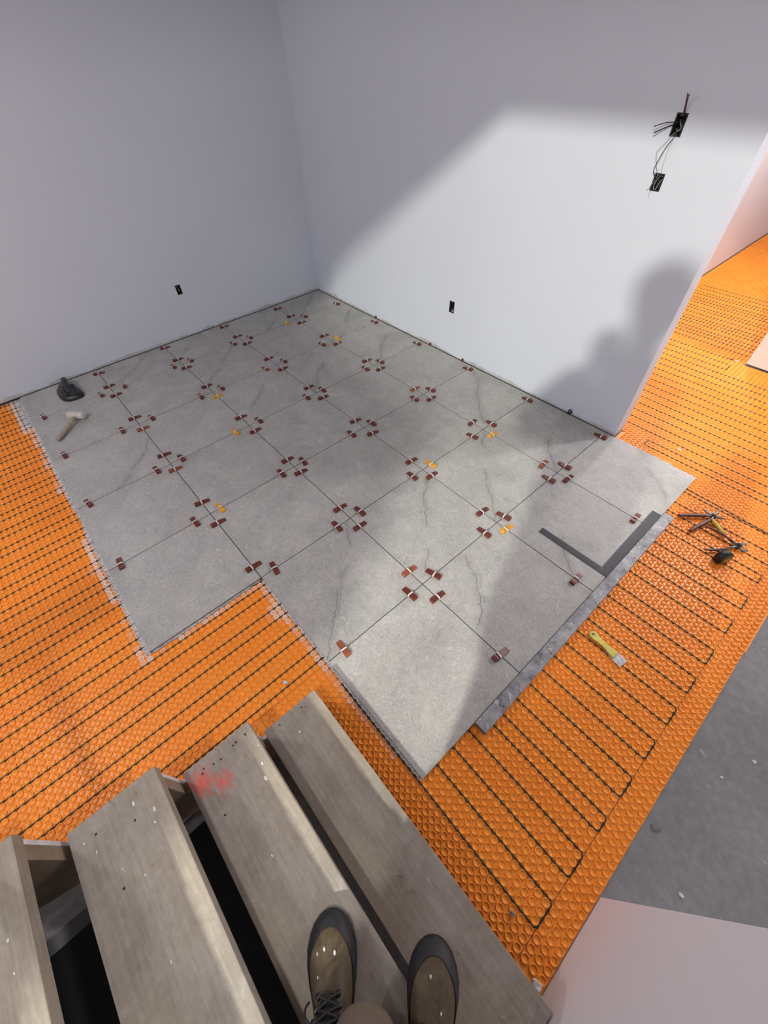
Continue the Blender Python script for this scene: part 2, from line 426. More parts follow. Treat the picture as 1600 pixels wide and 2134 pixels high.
def edge_mortar(x, y):
    """how much white thinset is squeezed or smeared over the membrane at this spot (0..1)"""
    n = mnoise.noise(Vector((x * 7, y * 7, 1.3))); n2 = mnoise.noise(Vector((x * 31, y * 31, 4.1)))
    m = 0
    if y < -3.03 and x < 2.93:                       # along the left edge of the field
        d = -3.041 - y; reach = .050 + .022 * n + (.055 if x < .55 else 0) + (.02 if 1.95 < x < 2.5 else 0) - (.03 if 1.45 < x < 1.95 else 0)
        m = max(m, min(1, (reach - d) / .022 + .5 * n2))
    if 2.88 < x < 3.02 and y > -3.05 and y < -2.4:   # along the end edge of the last tile row
        d = x - 2.897; reach = .038 + .012 * n - (.02 if y < -2.9 else 0)
        m = max(m, min(.8, (reach - d) / .03 + .6 * n2))
    if 2.9 < x < 4.13 and y < -2.42 and y > -2.62:   # along the left edge of the lower field
        d = -2.431 - y; reach = .030 + .018 * n + max(0, .085 - 1.0 * abs(x - 3.12)) 
        m = max(m, min(1, (reach - d) / .022 + .5 * n2))
    if 3.57 < x < 4.14 and -.02 < y < .06:
        m = max(m, min(.7, (.030 - y) / .03 + .6 * n2) if 3.6 < x < 3.95 else 0)
    return max(0, min(1, m))
tiled = lambda x, y: (0 < x < 4.112 and -2.422 < y < 0) or (0 < x < 2.89 and -3.033 < y < 0)
SHEETS = [
 ('S1', [(.004, -5.6), (3.598, -5.6), (3.598, -2.7915), (3.4960, -2.7915), (3.4960, -.008), (.004, -.008)], 'orange studded heating membrane left of the tiled field and the stairs'),
 ('S2', [(3.4978, -2.79), (4.651, -2.79), (4.651, -.008), (3.4978, -.008)], 'orange studded membrane between the tiles and the stair foot, cable loops in it'),
 ('S3', [(4.653, -2.56), (4.745, -2.56), (4.745, -.9768), (4.653, -.9768)], 'narrow orange membrane strip along the bare concrete'),
 ('S4', [(4.653, -.9748), (4.750, -.9748), (4.750, -.008), (4.653, -.008)], 'short orange membrane strip at the right edge, by the tape measure'),
 ('S5', [(3.569, -.006), (5.4, -.006), (5.4, 1.64), (3.818, 1.64), (3.818, 3.2040), (2.806, 3.2040), (2.806, .128), (3.569, .128)], 'orange studded membrane in the hall past the wall end'),
 ('S6', [(2.806, 3.2060), (3.4024, 3.2060), (3.4024, 6.4), (2.806, 6.4)], 'orange membrane without cable at the far end of the hall'),
 ('S7', [(3.4042, 3.2060), (3.818, 3.2060), (3.818, 6.4), (3.4042, 6.4)], 'orange membrane at far right of the hall, behind the partition'),
]
for key, poly, lab in SHEETS:
    bm = bmesh.new(); bm_prism(bm, poly, -.0035, 0.0)
    sh = frombm('heating_membrane', bm, M_orange); tag(sh, lab, 'membrane', 'orange membrane sheets')
    xs = [p[0] for p in poly]; ys = [p[1] for p in poly]
    for kind in ('near', 'far'):
        tv, tf, tcap = NEAR if kind == 'near' else FAR
        pts = []; mort = []
        for a in range(math.ceil((min(xs) - LX0) / LP), math.floor((max(xs) - LX0) / LP) + 1):
            for b in range(math.ceil((min(ys) - LY0) / LP), math.floor((max(ys) - LY0) / LP) + 1):
                x = LX0 + a * LP; y = LY0 + b * LP
                if tiled(x, y) or not visible(x, y): continue
                dist = math.hypot(math.hypot(x - CAM.x, y - CAM.y), CAM.z)
                if (dist < 4.3) != (kind == 'near'): continue
                if not all(inpoly(x + dx, y + dy, poly) for dx, dy in ((.012, 0), (-.012, 0), (0, .012), (0, -.012))): continue
                pts.append((x, y, 0)); mort.append(edge_mortar(x, y))
        if len(pts) < 4: continue
        P = np.array(pts); nt = len(tv)
        V = (P[:, None, :] + tv[None]).reshape(-1, 3)
        quads = np.array(tf); ncap = len(tcap[0]); allq = (quads[None] + (np.arange(len(P)) * nt)[:, None, None]).reshape(-1, 4)
        caps = (np.array(tcap)[None] + (np.arange(len(P)) * nt)[:, None, None]).reshape(-1, ncap)
        me = bpy.data.meshes.new('studs'); me.vertices.add(len(V)); me.vertices.foreach_set('co', V.ravel())
        nl = allq.size + caps.size; me.loops.add(nl); me.loops.foreach_set('vertex_index', np.concatenate([allq.ravel(), caps.ravel()]))
        me.polygons.add(len(allq) + len(caps))
        st = np.concatenate([np.arange(len(allq)) * 4, allq.size + np.arange(len(caps)) * ncap])
        me.polygons.foreach_set('loop_start', st)
        me.polygons.foreach_set('use_smooth', np.ones(len(st), dtype=bool))
        me.update(calc_edges=True); me.validate()
        at = me.attributes.new('mortar', 'FLOAT', 'POINT')
        zz = np.tile(tv[:, 2] / .0056, len(P)); mm = np.repeat(np.array(mort), nt)
        at.data.foreach_set('value', np.clip(mm * (.12 + 1.25 * zz), 0, 1))
        me.materials.append(M_orange)
        so = bpy.data.objects.new('studs', me); COL.objects.link(so); so.parent = sh; so['kind'] = 'stuff'

# thinset squeezed out along the open tile edges
def squeeze(p0, p1, nrm, width):
    p0 = Vector(p0); p1 = Vector(p1); n = int((p1 - p0).length / .012); bm = bmesh.new(); rows = []
    for i in range(n + 1):
        p = p0.lerp(p1, i / n); w = width(p.x, p.y); q = Vector(nrm)
        s = mnoise.noise(Vector((p.x * 60, p.y * 60, 0)))
        rows.append([bm.verts.new((p.x - q.x * .004, p.y - q.y * .004, .0095)), bm.verts.new((p.x + q.x * w * .45, p.y + q.y * w * .45, .0045 + .002 * s)),
                     bm.verts.new((p.x + q.x * w, p.y + q.y * w, .0012)), bm.verts.new((p.x - q.x * .004, p.y - q.y * .004, .001))])
    for a, b in zip(rows, rows[1:]):
        for k in range(3): bm.faces.new((a[k], a[k + 1], b[k + 1], b[k]))
    return frombm('thinset_ridge', bm, M_thin_white, floor, True)
nz = lambda x, y, s: .5 + .5 * mnoise.noise(Vector((x * s, y * s, 2.2)))
squeeze((.01, -3.0385, 0), (2.895, -3.0385, 0), (0, -1, 0), lambda x, y: .010 + .022 * nz(x, y, 23) * nz(x, y, 61) + (.050 if x < .5 else .012 * nz(x, y, 5)))
squeeze((2.8935, -3.03, 0), (2.8935, -2.44, 0), (1, 0, 0), lambda x, y: .006 + .010 * nz(x, y, 40))
squeeze((2.91, -2.4275, 0), (4.10, -2.4275, 0), (0, -1, 0), lambda x, y: .008 + .016 * nz(x, y, 33) * nz(x, y, 70))

# heating cable: serpentine runs between the stud rows
def cable(name, runs, label, z=.0028, r=.0032):
    bm = bmesh.new()
    for pts in runs: bm_tube(bm, pts, r, 6)
    return tag(frombm(name, bm, M_cable, None, True), label, 'cable', 'heating cable in the orange membrane')
def chx(x): return LX0 + (math.floor((x - LX0) / LP) + .5) * LP       # nearest channel centre
def chy(y): return LY0 + (math.floor((y - LY0) / LP) + .5) * LP
Z = .0036
runs = []; x = chx(3.4634); step = 0; xs_ = []
while x > .02:
    xs_.append(x); x -= (2 if step % 2 == 0 else 3) * LP; step += 1
flip = False; path = []
for k, x in enumerate(xs_):
    yin = -2.9 if x < 2.9 else -2.25
    a = Vector((x, yin, Z)); b = Vector((x, -5.3, Z))
    seq = [a, b] if k % 2 == 0 else [b, a]
    path += [seq[0], seq[0].lerp(seq[1], .5), seq[1]]
runs.append(path)
cable('heating_cable', runs, 'dark green heating cable in parallel runs left of the tiles')
yr = [-2.439, -2.352, -2.249, -2.159, -2.063, -2.002, -1.907, -1.816, -1.718, -1.627, -1.526, -1.434, -1.343, -1.26, -1.154, -1.068, -.938, -.862, -.749, -.667, -.551, -.479, -.372, -.28, -.17]
XE = chx(4.652)
path = []
for k, y in enumerate(yr):
    y = chy(y); a = Vector((3.62, y, Z)); b = Vector((XE, y, Z)); rr = .008
    sg = 1 if k % 2 == 0 else -1
    e = [b - Vector((rr, 0, 0)), b + Vector((0, rr * sg, 0))]
    if k % 2 == 0: path += [a, a.lerp(b, .5), e[0], e[1]]
    else: path += [b + Vector((0, rr * sg, 0)), e[0], a.lerp(b, .5), a]
path += [Vector((3.62, chy(-.1), Z))]
cable('heating_cable', [path], 'dark green heating cable looping along the concrete side, right of tiles')
# hall runs
hl = [.245, .343, .439, .531, .622, .719, .81, .897, .993, 1.081, 1.181, 1.274, 1.366]
runs = []; y0, y1 = chy(.072), chy(.159)
runs.append([(5.3, y1, Z), (4.5, y1, Z), (3.752, y1, Z), (3.742, y1 - .01, Z), (3.742, y0 + .01, Z), (3.752, y0, Z), (4.5, y0, Z), (5.3, y0, Z)])
def serp(ylist, xl, xr, start=True):
    p = []
    for k, yy in enumerate(ylist):
        yy = chy(yy); a = Vector((xl, yy, Z)); b = Vector((xr, yy, Z))
        s = [a, a.lerp(b, .5), b]; p += s if (k % 2 == 0) == start else s[::-1]
    return p
runs.append(serp(hl, 2.88, 5.3))
yy0, yy1 = chy(1.461), chy(1.552)
runs.append([(2.88, yy0, Z), (3.3, yy0, Z), (3.735, yy0, Z), (3.745, yy0 + .01, Z), (3.745, yy1 - .01, Z), (3.735, yy1, Z), (3.3, yy1, Z), (2.88, yy1, Z)])
runs.append([(2.88, chy(1.641), Z), (3.3, chy(1.641), Z), (3.68, chy(1.641), Z), (3.70, 1.645, .008), (3.735, 1.652, .008)])
h2 = []; y = 1.79
k = 0
while y < 3.07: h2.append(y); y += (3 if k % 3 == 0 else 2.2) * LP; k += 1
runs.append(serp(h2, 2.905, 3.80))
cable('heating_cable', runs, 'dark heating cable runs crossing the orange hall floor')
bm = bmesh.new(); bm_tube(bm, [(3.735, 1.652, .008), (3.775, 1.658, .007)], .0045, 8)
tag(frombm('cable_end_cap', bm, M_clip, None, True), 'white cap on the loose cable end by the hall partition', 'cap')

# ------------------------------------------------------------------ levelling wedges with clip straps
WEDGES = "2.793,-1.82,aR 2.895,-1.746,bR 2.895,-1.918,bR 2.984,-1.82,aR 3.396,-1.21,aR 3.505,-1.145,bR 3.574,-1.21,aY 3.505,-1.324,bR 3.402,-1.82,aL 3.505,-1.735,bR 3.505,-1.91,bR 3.611,-1.82,aR 3.505,-2.341,bL 4.01,-1.82,aR 2.895,-0.079,bR 2.792,-0.6,aR 2.895,-0.512,bR 2.895,-0.72,bR 2.98,-0.6,aY 3.505,-0.076,bR 3.402,-0.6,aL 3.505,-0.514,bR 3.505,-0.691,bR 3.585,-0.6,aR 4.027,-0.6,aR 4.021,-1.21,aR 2.895,-1.139,bY 1.065,-2.956,bR 1.56,-2.429,aR 1.675,-2.351,bR 1.675,-2.526,bR 1.757,-2.429,aL 1.675,-2.967,bR 2.167,-2.429,aR 2.285,-2.362,bY 2.285,-2.528,bR 2.389,-2.429,aR 2.201,-1.82,aR 2.285,-1.749,bR 2.285,-1.92,bR 2.365,-1.82,aR 2.285,-2.97,bR 2.809,-2.429,aR 2.895,-2.346,bR 0.106,-0.6,aR 0.358,-0.6,aR 0.455,-0.5,bR 0.455,-0.715,bY 0.556,-0.6,aR 0.455,-0.083,bR 1.065,-0.071,bR 0.077,-1.21,aR 0.353,-1.21,aR 0.455,-1.134,bR 0.455,-1.309,bR 0.546,-1.21,aR 0.943,-0.6,aR 1.065,-0.539,bY 1.065,-0.711,bR 1.155,-0.6,aR 0.936,-1.21,aR 1.065,-1.132,bR 1.065,-1.32,bL 1.175,-1.21,aR 1.675,-0.073,bR 1.582,-0.6,aR 1.675,-0.526,bR 1.675,-0.69,bR 1.77,-0.6,aR 2.285,-0.07,bR 1.571,-1.21,aR 1.675,-1.148,bR 1.675,-1.302,bR 1.77,-1.21,aR 2.19,-0.6,aL 2.285,-0.518,bR 2.285,-0.697,bR 2.374,-0.6,aR 1.546,-1.82,aR 1.675,-1.737,bR 1.675,-1.938,bY 1.768,-1.82,aR 2.184,-1.21,aR 2.285,-1.139,bR 2.285,-1.326,bR 2.383,-1.21,aR 2.786,-1.21,aR 1.065,-1.742,bR 1.159,-1.82,aY 0.097,-2.429,aR 0.374,-2.429,aR 0.455,-2.331,bR 0.455,-2.521,bR 0.551,-2.429,aR 0.455,-2.956,bR 0.069,-1.82,aR 0.365,-1.82,aR 0.455,-1.738,bR 0.455,-1.896,bR 0.556,-1.82,aR 0.959,-1.82,aR 1.065,-1.922,bR 0.978,-2.429,aR 1.065,-2.328,bR 1.065,-2.552,bR 1.158,-2.429,aL 2.895,-1.306,bR 2.976,-1.21,aR"
def wedge_mesh(m):
    prof = [(-.038, 0), (-.038, .0030), (-.030, .0042)]
    for k in range(7): prof += [(-.028 + .0065 * k, .0046 + .00115 * k), (-.0226 + .0065 * k, .0062 + .00115 * k)]
    prof += [(.020, .0142), (.031, .0142), (.0335, .0120), (.0335, 0)]
    bm = bmesh.new(); w = .0130
    A = [bm.verts.new((x, -w, z)) for x, z in prof]; B = [bm.verts.new((x, w, z)) for x, z in prof]; n = len(prof)
    bm.faces.new(A[::-1]); bm.faces.new(B)
    for i in range(n): bm.faces.new((A[i], A[(i + 1) % n], B[(i + 1) % n], B[i]))
    es = [e for e in bm.edges if e.verts[0].co.y * e.verts[1].co.y > 0 and max(abs(v.co.x) for v in e.verts) > .02]
    bmesh.ops.bevel(bm, geom=es, offset=.0009, segments=1, affect='EDGES')
    bmesh.ops.scale(bm, vec=(1.28, 1.06, 1.15), verts=bm.verts)
    bmesh.ops.recalc_face_normals(bm, faces=bm.faces)
    me = bpy.data.meshes.new('tile_leveling_wedge'); bm.to_mesh(me); bm.free(); me.materials.append(m); return me
WM = {'R': wedge_mesh(M_wedge_red), 'L': wedge_mesh(M_wedge_light), 'Y': wedge_mesh(M_wedge_yel)}
bm = bmesh.new()
bm_tube(bm, spline([(0, -.0150, -.0060), (0, -.0152, .0120), (0, -.0125, .0168), (0, 0, .0182), (0, .0125, .0168), (0, .0152, .0120), (0, .0150, -.0060)], 3), .0021, 6)
for v in bm.verts:
    if v.co.z > .008: v.co.x *= 2.0
bmesh.ops.recalc_face_normals(bm, faces=bm.faces)
CLIP = bpy.data.meshes.new('clip_strap'); bm.to_mesh(CLIP); bm.free(); CLIP.materials.append(M_clip)
ORD = ['zeroth', 'first', 'second', 'third', 'fourth', 'fifth', 'sixth', 'seventh']
CN = {'R': 'red-brown', 'L': 'faded red', 'Y': 'amber'}
taken = set()
for t in WEDGES.split():
    x, y, ac = t.split(','); x = float(x); y = float(y); ax, c = ac
    o = bpy.data.objects.new('tile_leveling_wedge', WM[c]); COL.objects.link(o)
    o.location = (x, y, ZT + .0004)
    i = round((x - .455) / PITCH) + 1; j = round((-y - .5995) / PITCH) + 1
    if ax == 'a':
        base = -PI / 2; side = 'upper-left' if x < .455 + PITCH * (i - 1) else 'lower-right'
    else:
        base = 0.0; side = 'lower-left' if y < -(.5995 + PITCH * (j - 1)) else 'upper-right'
    o.rotation_euler = (0, 0, base + random.gauss(0, .07))
    if ax == 'a' and i == 0: lab = f'{CN[c]} tile wedge on {ORD[j]} joint from right wall, tight against the left wall'
    elif ax == 'b' and j == 0: lab = f'{CN[c]} tile wedge on {ORD[i]} joint from left wall, near the right wall'
    elif ax == 'b' and j == 5: lab = f'{CN[c]} tile wedge on {ORD[i]} joint from left wall, near the left tile edge'
    elif ax == 'a' and i == 7: lab = f'{CN[c]} tile wedge on {ORD[j]} joint from right wall, near the far right tile edge'
    else: lab = f'{CN[c]} tile wedge {side} of joint crossing {ORD[j]} from right wall, {ORD[i]} from left wall'
    if lab in taken: lab = lab.replace('tile wedge', 'second tile wedge'); print('dup', lab, x, y)
    taken.add(lab)
    tag(o, lab, 'wedge', 'levelling wedges on the tile joints')
    k = bpy.data.objects.new('clip_strap', CLIP); COL.objects.link(k); k.parent = o; k['label'] = 'white plastic clip strap'
    k.location = (.004 + random.uniform(-.006, .006), 0, 0)
# small wedges pinched between tile edge and right wall
for n, (x, lab) in enumerate(((1.009, 'small red-brown shim at the right wall foot, the one nearest the corner'), (1.776, 'small red-brown shim at right wall foot, between the third and fourth cross joints'),
                (2.165, 'small red-brown shim at the right wall foot, just left of the fourth cross joint'))):
    bm = bmesh.new(); bm_box(bm, (0, 0, .012), (.020, .0065, .040), .001); bm_box(bm, (0, -.006, .020), (.016, .008, .010), .001)
    o = frombm('wall_shim', bm, M_wedge_red); o.location = (x, -.0035, .009); o.rotation_euler = (.0, 0, random.uniform(-.1, .1)); tag(o, lab, 'shim', 'shims along the right wall')
bm = bmesh.new()
bm_tube(bm, spline([(3.205, -.006, .012), (3.203, -.010, .030), (3.206, -.012, .052), (3.214, -.011, .060), (3.221, -.010, .050), (3.218, -.009, .030), (3.214, -.006, .012)], 5), .0042, 8)
bm_tube(bm, spline([(3.221, -.010, .050), (3.230, -.012, .046), (3.226, -.012, .038), (3.214, -.012, .036)], 4), .004, 8)
tag(frombm('cable_loop', bm, M_wireblk, None, True), 'black cable loop poking out at the foot of the right wall', 'cable')

# ------------------------------------------------------------------ staircase
SX0, SX1 = 3.607, 4.744; SY, SD, SZ, SR = -2.5574, .2478, .1512, .1901; TT = .038; TDEP = .2385
st = empty('staircase', ((SX0 + SX1) / 2, SY - 1.6, 0))
tag(st, 'rough timber staircase with open risers climbing to the lower left', 'stairs')
def inst(o, parent):
    o.parent = parent; o.matrix_parent_inverse = Matrix.Translation(parent.location).inverted(); return o
NT_ = 13
for i in range(NT_):
    bm = bmesh.new(); L = SX1 - SX0
    bm_box(bm, (0, 0, -TT / 2), (L, TDEP, TT), .0022, seg=2)
    o = frombm('tread', bm, [M_tread_red if i == 1 else M_tread]); o.location = ((SX0 + SX1) / 2, SY - i * SD - TDEP / 2, SZ + i * SR)
    inst(o, st)
    if i == 1: o['label'] = 'tread with a red paint smear near its left end'
def stringer_poly():
    top = [(SY - .012, .0)]                                  # saw-tooth upper edge that carries the treads
    for i in range(NT_):
        zt = SZ + i * SR - TT; top += [(SY - i * SD - .010, zt), (SY - (i + 1) * SD - .010, zt)]
    last = top[-1]
    return top + [(last[0], last[1] - .26), (SY - .412, .0)]
def stringer(name, x0, x1, m, label=None, full=False):
    bm = bmesh.new(); poly = stringer_poly()
    if full: poly = poly[:-2] + [(poly[-3][0], .0)]
    A = [bm.verts.new((x0, y, z)) for y, z in poly]; B = [bm.verts.new((x1, y, z)) for y, z in poly]; n = len(poly)
    bm.faces.new(A); bm.faces.new(B[::-1])
    for i in range(n): bm.faces.new((A[i], A[(i + 1) % n], B[(i + 1) % n], B[i]))
    bm.normal_update(); bmesh.ops.triangulate(bm, faces=[f for f in bm.faces if len(f.verts) > 4])
    o = frombm(name, bm, m); inst(o, st)
    if label: o['label'] = label
    return o
stringer('side_board', SX0 + .001, SX0 + .0138, M_white_edge, 'white gypsum board skin', True)
stringer('stringer', SX0 + .0142, SX0 + .052, M_string)
stringer('stringer', SX1 - .045, SX1 - .006, M_string)
bm = bmesh.new()
rs = random.Random(3)
for i, pts in ((0, [(3.628, -2.735), (3.632, -2.635)]), (1, [(3.64, -2.832), (3.640, -2.868), (3.643, -2.88), (3.652, -2.93), (3.648, -2.955), (3.64, -2.985), (3.65, -2.995), (3.80, -2.99)]), (2, [(3.70, -3.14), (3.66, -3.23), (3.82, -3.21)]), (3, [(3.69, -3.36), (3.66, -3.47)])):
    for x, y in pts:
        bm_box(bm, (x, y, SZ + i * SR + .0003), (.0058, .0058, .0010), .0)
o = frombm('screw_heads', bm, M_boxin); inst(o, st); o['kind'] = 'stuff'
bm = bmesh.new()
for i, pts in ((0, [(3.70, -2.69, .010), (4.33, -2.62, .004), (4.05, -2.60, .004)]), (1, [(3.80, -2.845, .012), (3.755, -2.832, .008), (3.98, -2.93, .006), (3.70, -2.815, .005)]), (2, [(3.66, -3.13, .010), (3.71, -3.09, .010), (3.74, -3.10, .006), (3.78, -3.20, .004), (3.70, -3.24, .005), (3.66, -3.26, .006), (3.83, -3.16, .004), (4.02, -3.17, .005)]), (3, [(3.80, -3.34, .006), (3.86, -3.34, .004), (3.75, -3.40, .004)])):
    for x, y, r in pts:
        n = 7; poly = [(x + r * rs.uniform(.6, 1.2) * math.cos(2 * PI * k / n) * .8, y + r * rs.uniform(.35, 1.0) * math.sin(2 * PI * k / n) * .5) for k in range(n)]
        bm_prism(bm, poly, SZ + i * SR - .0004, SZ + i * SR + .0012)
o = frombm('plaster_splatter', bm, M_debris); inst(o, st); o['kind'] = 'stuff'

bm = bmesh.new(); bm_prism(bm, [(3.668, -5.9), (4.69, -5.9), (4.69, -2.99), (3.668, -2.99)], -.0034, -.0022)  # added sheet: the shade under the stairs painted as black floor
tag(frombm('understair_shade_sheet', bm, M_black), 'added black sheet standing in for shade under the stairs', 'sheet')
cb = empty('light_block_box', (4.49, -4.925, SZ + 9 * SR + .0005)); tag(cb, 'unseen tall box added on an upper stair tread to block the work lamp', 'box')  # unseen box, added to cut the work lamp's left edge on the tiles
bm = bmesh.new(); bm_box(bm, (-.175, 0, .3955), (.81, .16, .79), .003); frombm('block_body', bm, M_string, cb)
bm = bmesh.new(); bm_box(bm, (-.175, 0, .7908), (.81, .05, .0006)); bm_box(bm, (-.005, .0803, .74), (.05, .0006, .10)); frombm('block_strip', bm, M_clip, cb)
# unseen guard rail left of the stairs, added for its shadow on the membrane
gr = empty('unseen_guard_rail', (3.63, -3.4, SZ + 3 * SR)); tag(gr, 'unseen lumber guard rail added left of the upper treads for its shadow', 'railing')
GI = Matrix.Translation(gr.location).inverted()
def gp(o): o.parent = gr; o.matrix_parent_inverse = GI; return o
for y, z0 in ((-3.385, SZ + 3 * SR), (-4.13, SZ + 6 * SR)):
    bm = bmesh.new(); h = .93; bm_box(bm, (3.632, y, z0 + h / 2 + .0004), (.036, .040, h), .002); gp(frombm('post', bm, M_string))
bm = bmesh.new(); bm_box(bm, (3.594, -3.40, 1.56), (.036, .34, .14), .002); gp(frombm('shadow_board', bm, M_string))  # unseen board, shaped to broaden the post's cast shadow

# ------------------------------------------------------------------ tools and loose things
def at(o, loc, rz=0.0, rot=None):
    o.location = loc; o.rotation_euler = rot if rot else (0, 0, rz); return o
# aluminium straightedge: hollow bar along the open tile edge
bm = bmesh.new(); bm_box(bm, (0, 0, .017), (.056, 1.672, .034), .0022, seg=2)
bar = frombm('straightedge', bm, M_alu); at(bar, (4.1490, -1.292, .0059), math.radians(.05))
tag(bar, 'long worn aluminium straightedge lying along the open tile edge', 'straightedge')
bm = bmesh.new()
for y in (-.70, -.52, -.36, .02, .30, .41, .52, .79): bm_tube(bm, [(.012 + .004 * math.sin(y * 9), y, .0336), (.012 + .004 * math.sin(y * 9), y, .0343)], .0042, 8)
ho = frombm('rivet_holes', bm, M_boxin, bar); ho['label'] = 'small dark holes in the top face'
bm = bmesh.new(); bm_box(bm, (0, -.8363, .017), (.046, .0012, .026)); frombm('end_cap', bm, M_thinset, bar)
# framing square
def seg_dir(a, b): return math.atan2(b[1] - a[1], b[0] - a[0])
sq = empty('framing_square', (4.1225, -1.083, ZT)); sq.rotation_euler = (0, 0, math.radians(.6))
tag(sq, 'black steel framing square lying on the tiles beside the straightedge', 'square')
bm = bmesh.new(); bm_box(bm, (-.0265, .3065, .0022), (.050, .613, .0032), .0005); o = frombm('blade', bm, M_blackmetal, sq)
bm = bmesh.new(); bm_box(bm, (-.2335, .0195, .0022), (.3625, .039, .0031), .0005); o = frombm('tongue', bm, M_blackmetal, sq)
bm = bmesh.new()
for k in range(58):
    h = .010 if k % 4 == 0 else .006
    bm_box(bm, (-.0525 + .0008 + h / 2, .012 + k * .0102, .00385), (h, .0009, .0002))
    if k < 38: bm_box(bm, (-.045 - k * .0094, .0388 - h / 2, .00385), (.0009, h, .0002))
o = frombm('graduations', bm, M_steel, sq); o['label'] = 'pale ruler graduations along the edges'
# putty knife
a, b = (4.236, -1.412), (4.398, -1.433)
pk = empty('putty_knife', (a[0], a[1], .0062), seg_dir(a, b)); tag(pk, 'yellow-handled putty knife with a plaster-caked blade on the orange membrane', 'putty knife')
outl = [(0, .0), (.001, .009), (.006, .016), (.016, .0195), (.030, .0185), (.055, .0125), (.085, .0095), (.100, .011), (.120, .0185), (.1405, .0215)]
poly = outl + [(x, -y) for x, y in outl[::-1] if y > 0]
bm = bmesh.new(); vs = bm_prism(bm, [(x - .012, y) for x, y in poly], 0.0015, .011)
bmesh.ops.bevel(bm, geom=[e for e in bm.edges if abs(e.verts[0].co.z - e.verts[1].co.z) < 1e-6 and e.verts[0].co.z > .01], offset=.003, segments=2, affect='EDGES')
frombm('handle', bm, M_ypaint, pk)
bm = bmesh.new(); bm_prism(bm, [(.085, -.013), (.110, -.021), (.128, -.0245), (.172, -.0250), (.174, .0245), (.128, .0245), (.110, .021), (.085, .013)], .0003, .0021); frombm('blade', bm, M_blade, pk)
bm = bmesh.new(); bm_tube(bm, [(.0045, 0, .0108), (.0045, 0, .0116)], .0052, 12); frombm('hang_hole', bm, M_boxin, pk)
bm = bmesh.new()
for k in range(20):
    p = [(.0045 + .0105 * math.cos(2 * PI * q / 20), .0105 * math.sin(2 * PI * q / 20), .0112) for q in (k, k + 1)]
    bm_tube(bm, p, .0007, 5, False)
frombm('hang_ring', bm, M_ysteel, pk)
# rubber mallet
ma = empty('rubber_mallet', (.668, -2.752, ZT)); ma.rotation_euler = (0, 0, math.atan2(-2.952 + 2.752, .880 - .668))
tag(ma, 'white rubber mallet with wooden handle lying on tiles near the left wall', 'mallet')
bm = bmesh.new(); bm_tube(bm, [(0, -.066, .032), (0, -.063, .032), (0, -.050, .032), (0, -.025, .032), (0, .025, .032), (0, .050, .032), (0, .063, .032), (0, .066, .032)], [.019, .025, .0305, .031, .031, .0305, .025, .019], 20)
frombm('head', bm, M_mallet, ma, True)
bm = bmesh.new(); bm_tube(bm, [(-.034, 0, .032), (.03, 0, .0315), (.09, 0, .028), (.16, 0, .023), (.22, 0, .0175), (.255, 0, .0165), (.275, 0, .0165), (.280, 0, .0165)], [.012, .0125, .013, .0145, .0165, .0160, .0150, .010], 14, flat=.98)
frombm('handle', bm, M_wood, ma, True)
# black hand tool by the left wall: low rounded body, raised grip with two openings
bt = empty('hand_tool', (.225, -2.70, ZT)); bt.rotation_euler = (0, 0, 0)
tag(bt, 'black dome-shaped hand tool with a raised grip lying on tiles by the left wall', 'tool')
base = [(-.185, -.010), (-.172, .022), (-.10, .036), (-.03, .060), (.06, .078), (.125, .078), (.152, .060), (.158, .005), (.135, -.052), (.075, -.085), (-.04, -.088), (-.12, -.058), (-.17, -.034)]
cs = [Vector((x, y, 0)) for x, y in base]; loop = spline(cs + [cs[0]], 4)[:-1]
bm = bmesh.new(); levels = [(1.0, .0), (1.0, .012), (.94, .026), (.78, .040), (.52, .050), (.25, .055)]; rings = []
for sc_, z in levels: rings.append([bm.verts.new((p.x * sc_ + .03 * (1 - sc_), p.y * sc_, z + .006 * (1 - sc_) * math.sin(9 * math.atan2(p.y, p.x)))) for p in loop])
for r0, r1 in zip(rings, rings[1:]):
    n = len(r0)
    for k in range(n): bm.faces.new((r0[k], r0[(k + 1) % n], r1[(k + 1) % n], r1[k]))
bm.faces.new(rings[-1]); bm.faces.new(rings[0][::-1])
frombm('body', bm, M_black, bt, True)
bm = bmesh.new(); bm_tube(bm, spline([(-.176, .008, .018), (-.14, .012, .055), (-.08, .012, .078), (-.01, .006, .082), (.05, .0, .066), (.09, -.004, .044)], 5), [.019, .0195, .020, .020, .020, .020] + [.020] * 20, 12, flat=.75)
frombm('grip', bm, M_blackmetal, bt, True)
bm = bmesh.new(); bm_tube(bm, [(-.015, .0065, .0835), (.02, .004, .0798), (.045, .002, .0720)], [.0145, .016, .012], 10, flat=.6); o = frombm('grip_patch', bm, M_wedge_red, bt, True); o['label'] = 'dull red patch on the grip'
for sx, sy in ((.03, .045), (.075, -.035)):
    bm = bmesh.new(); bm_tube(bm, spline([(sx - .05, sy, .046), (sx, sy * 1.1, .054), (sx + .05, sy * .8, .047)], 4), .008, 8); frombm('rib', bm, M_black, bt, True)

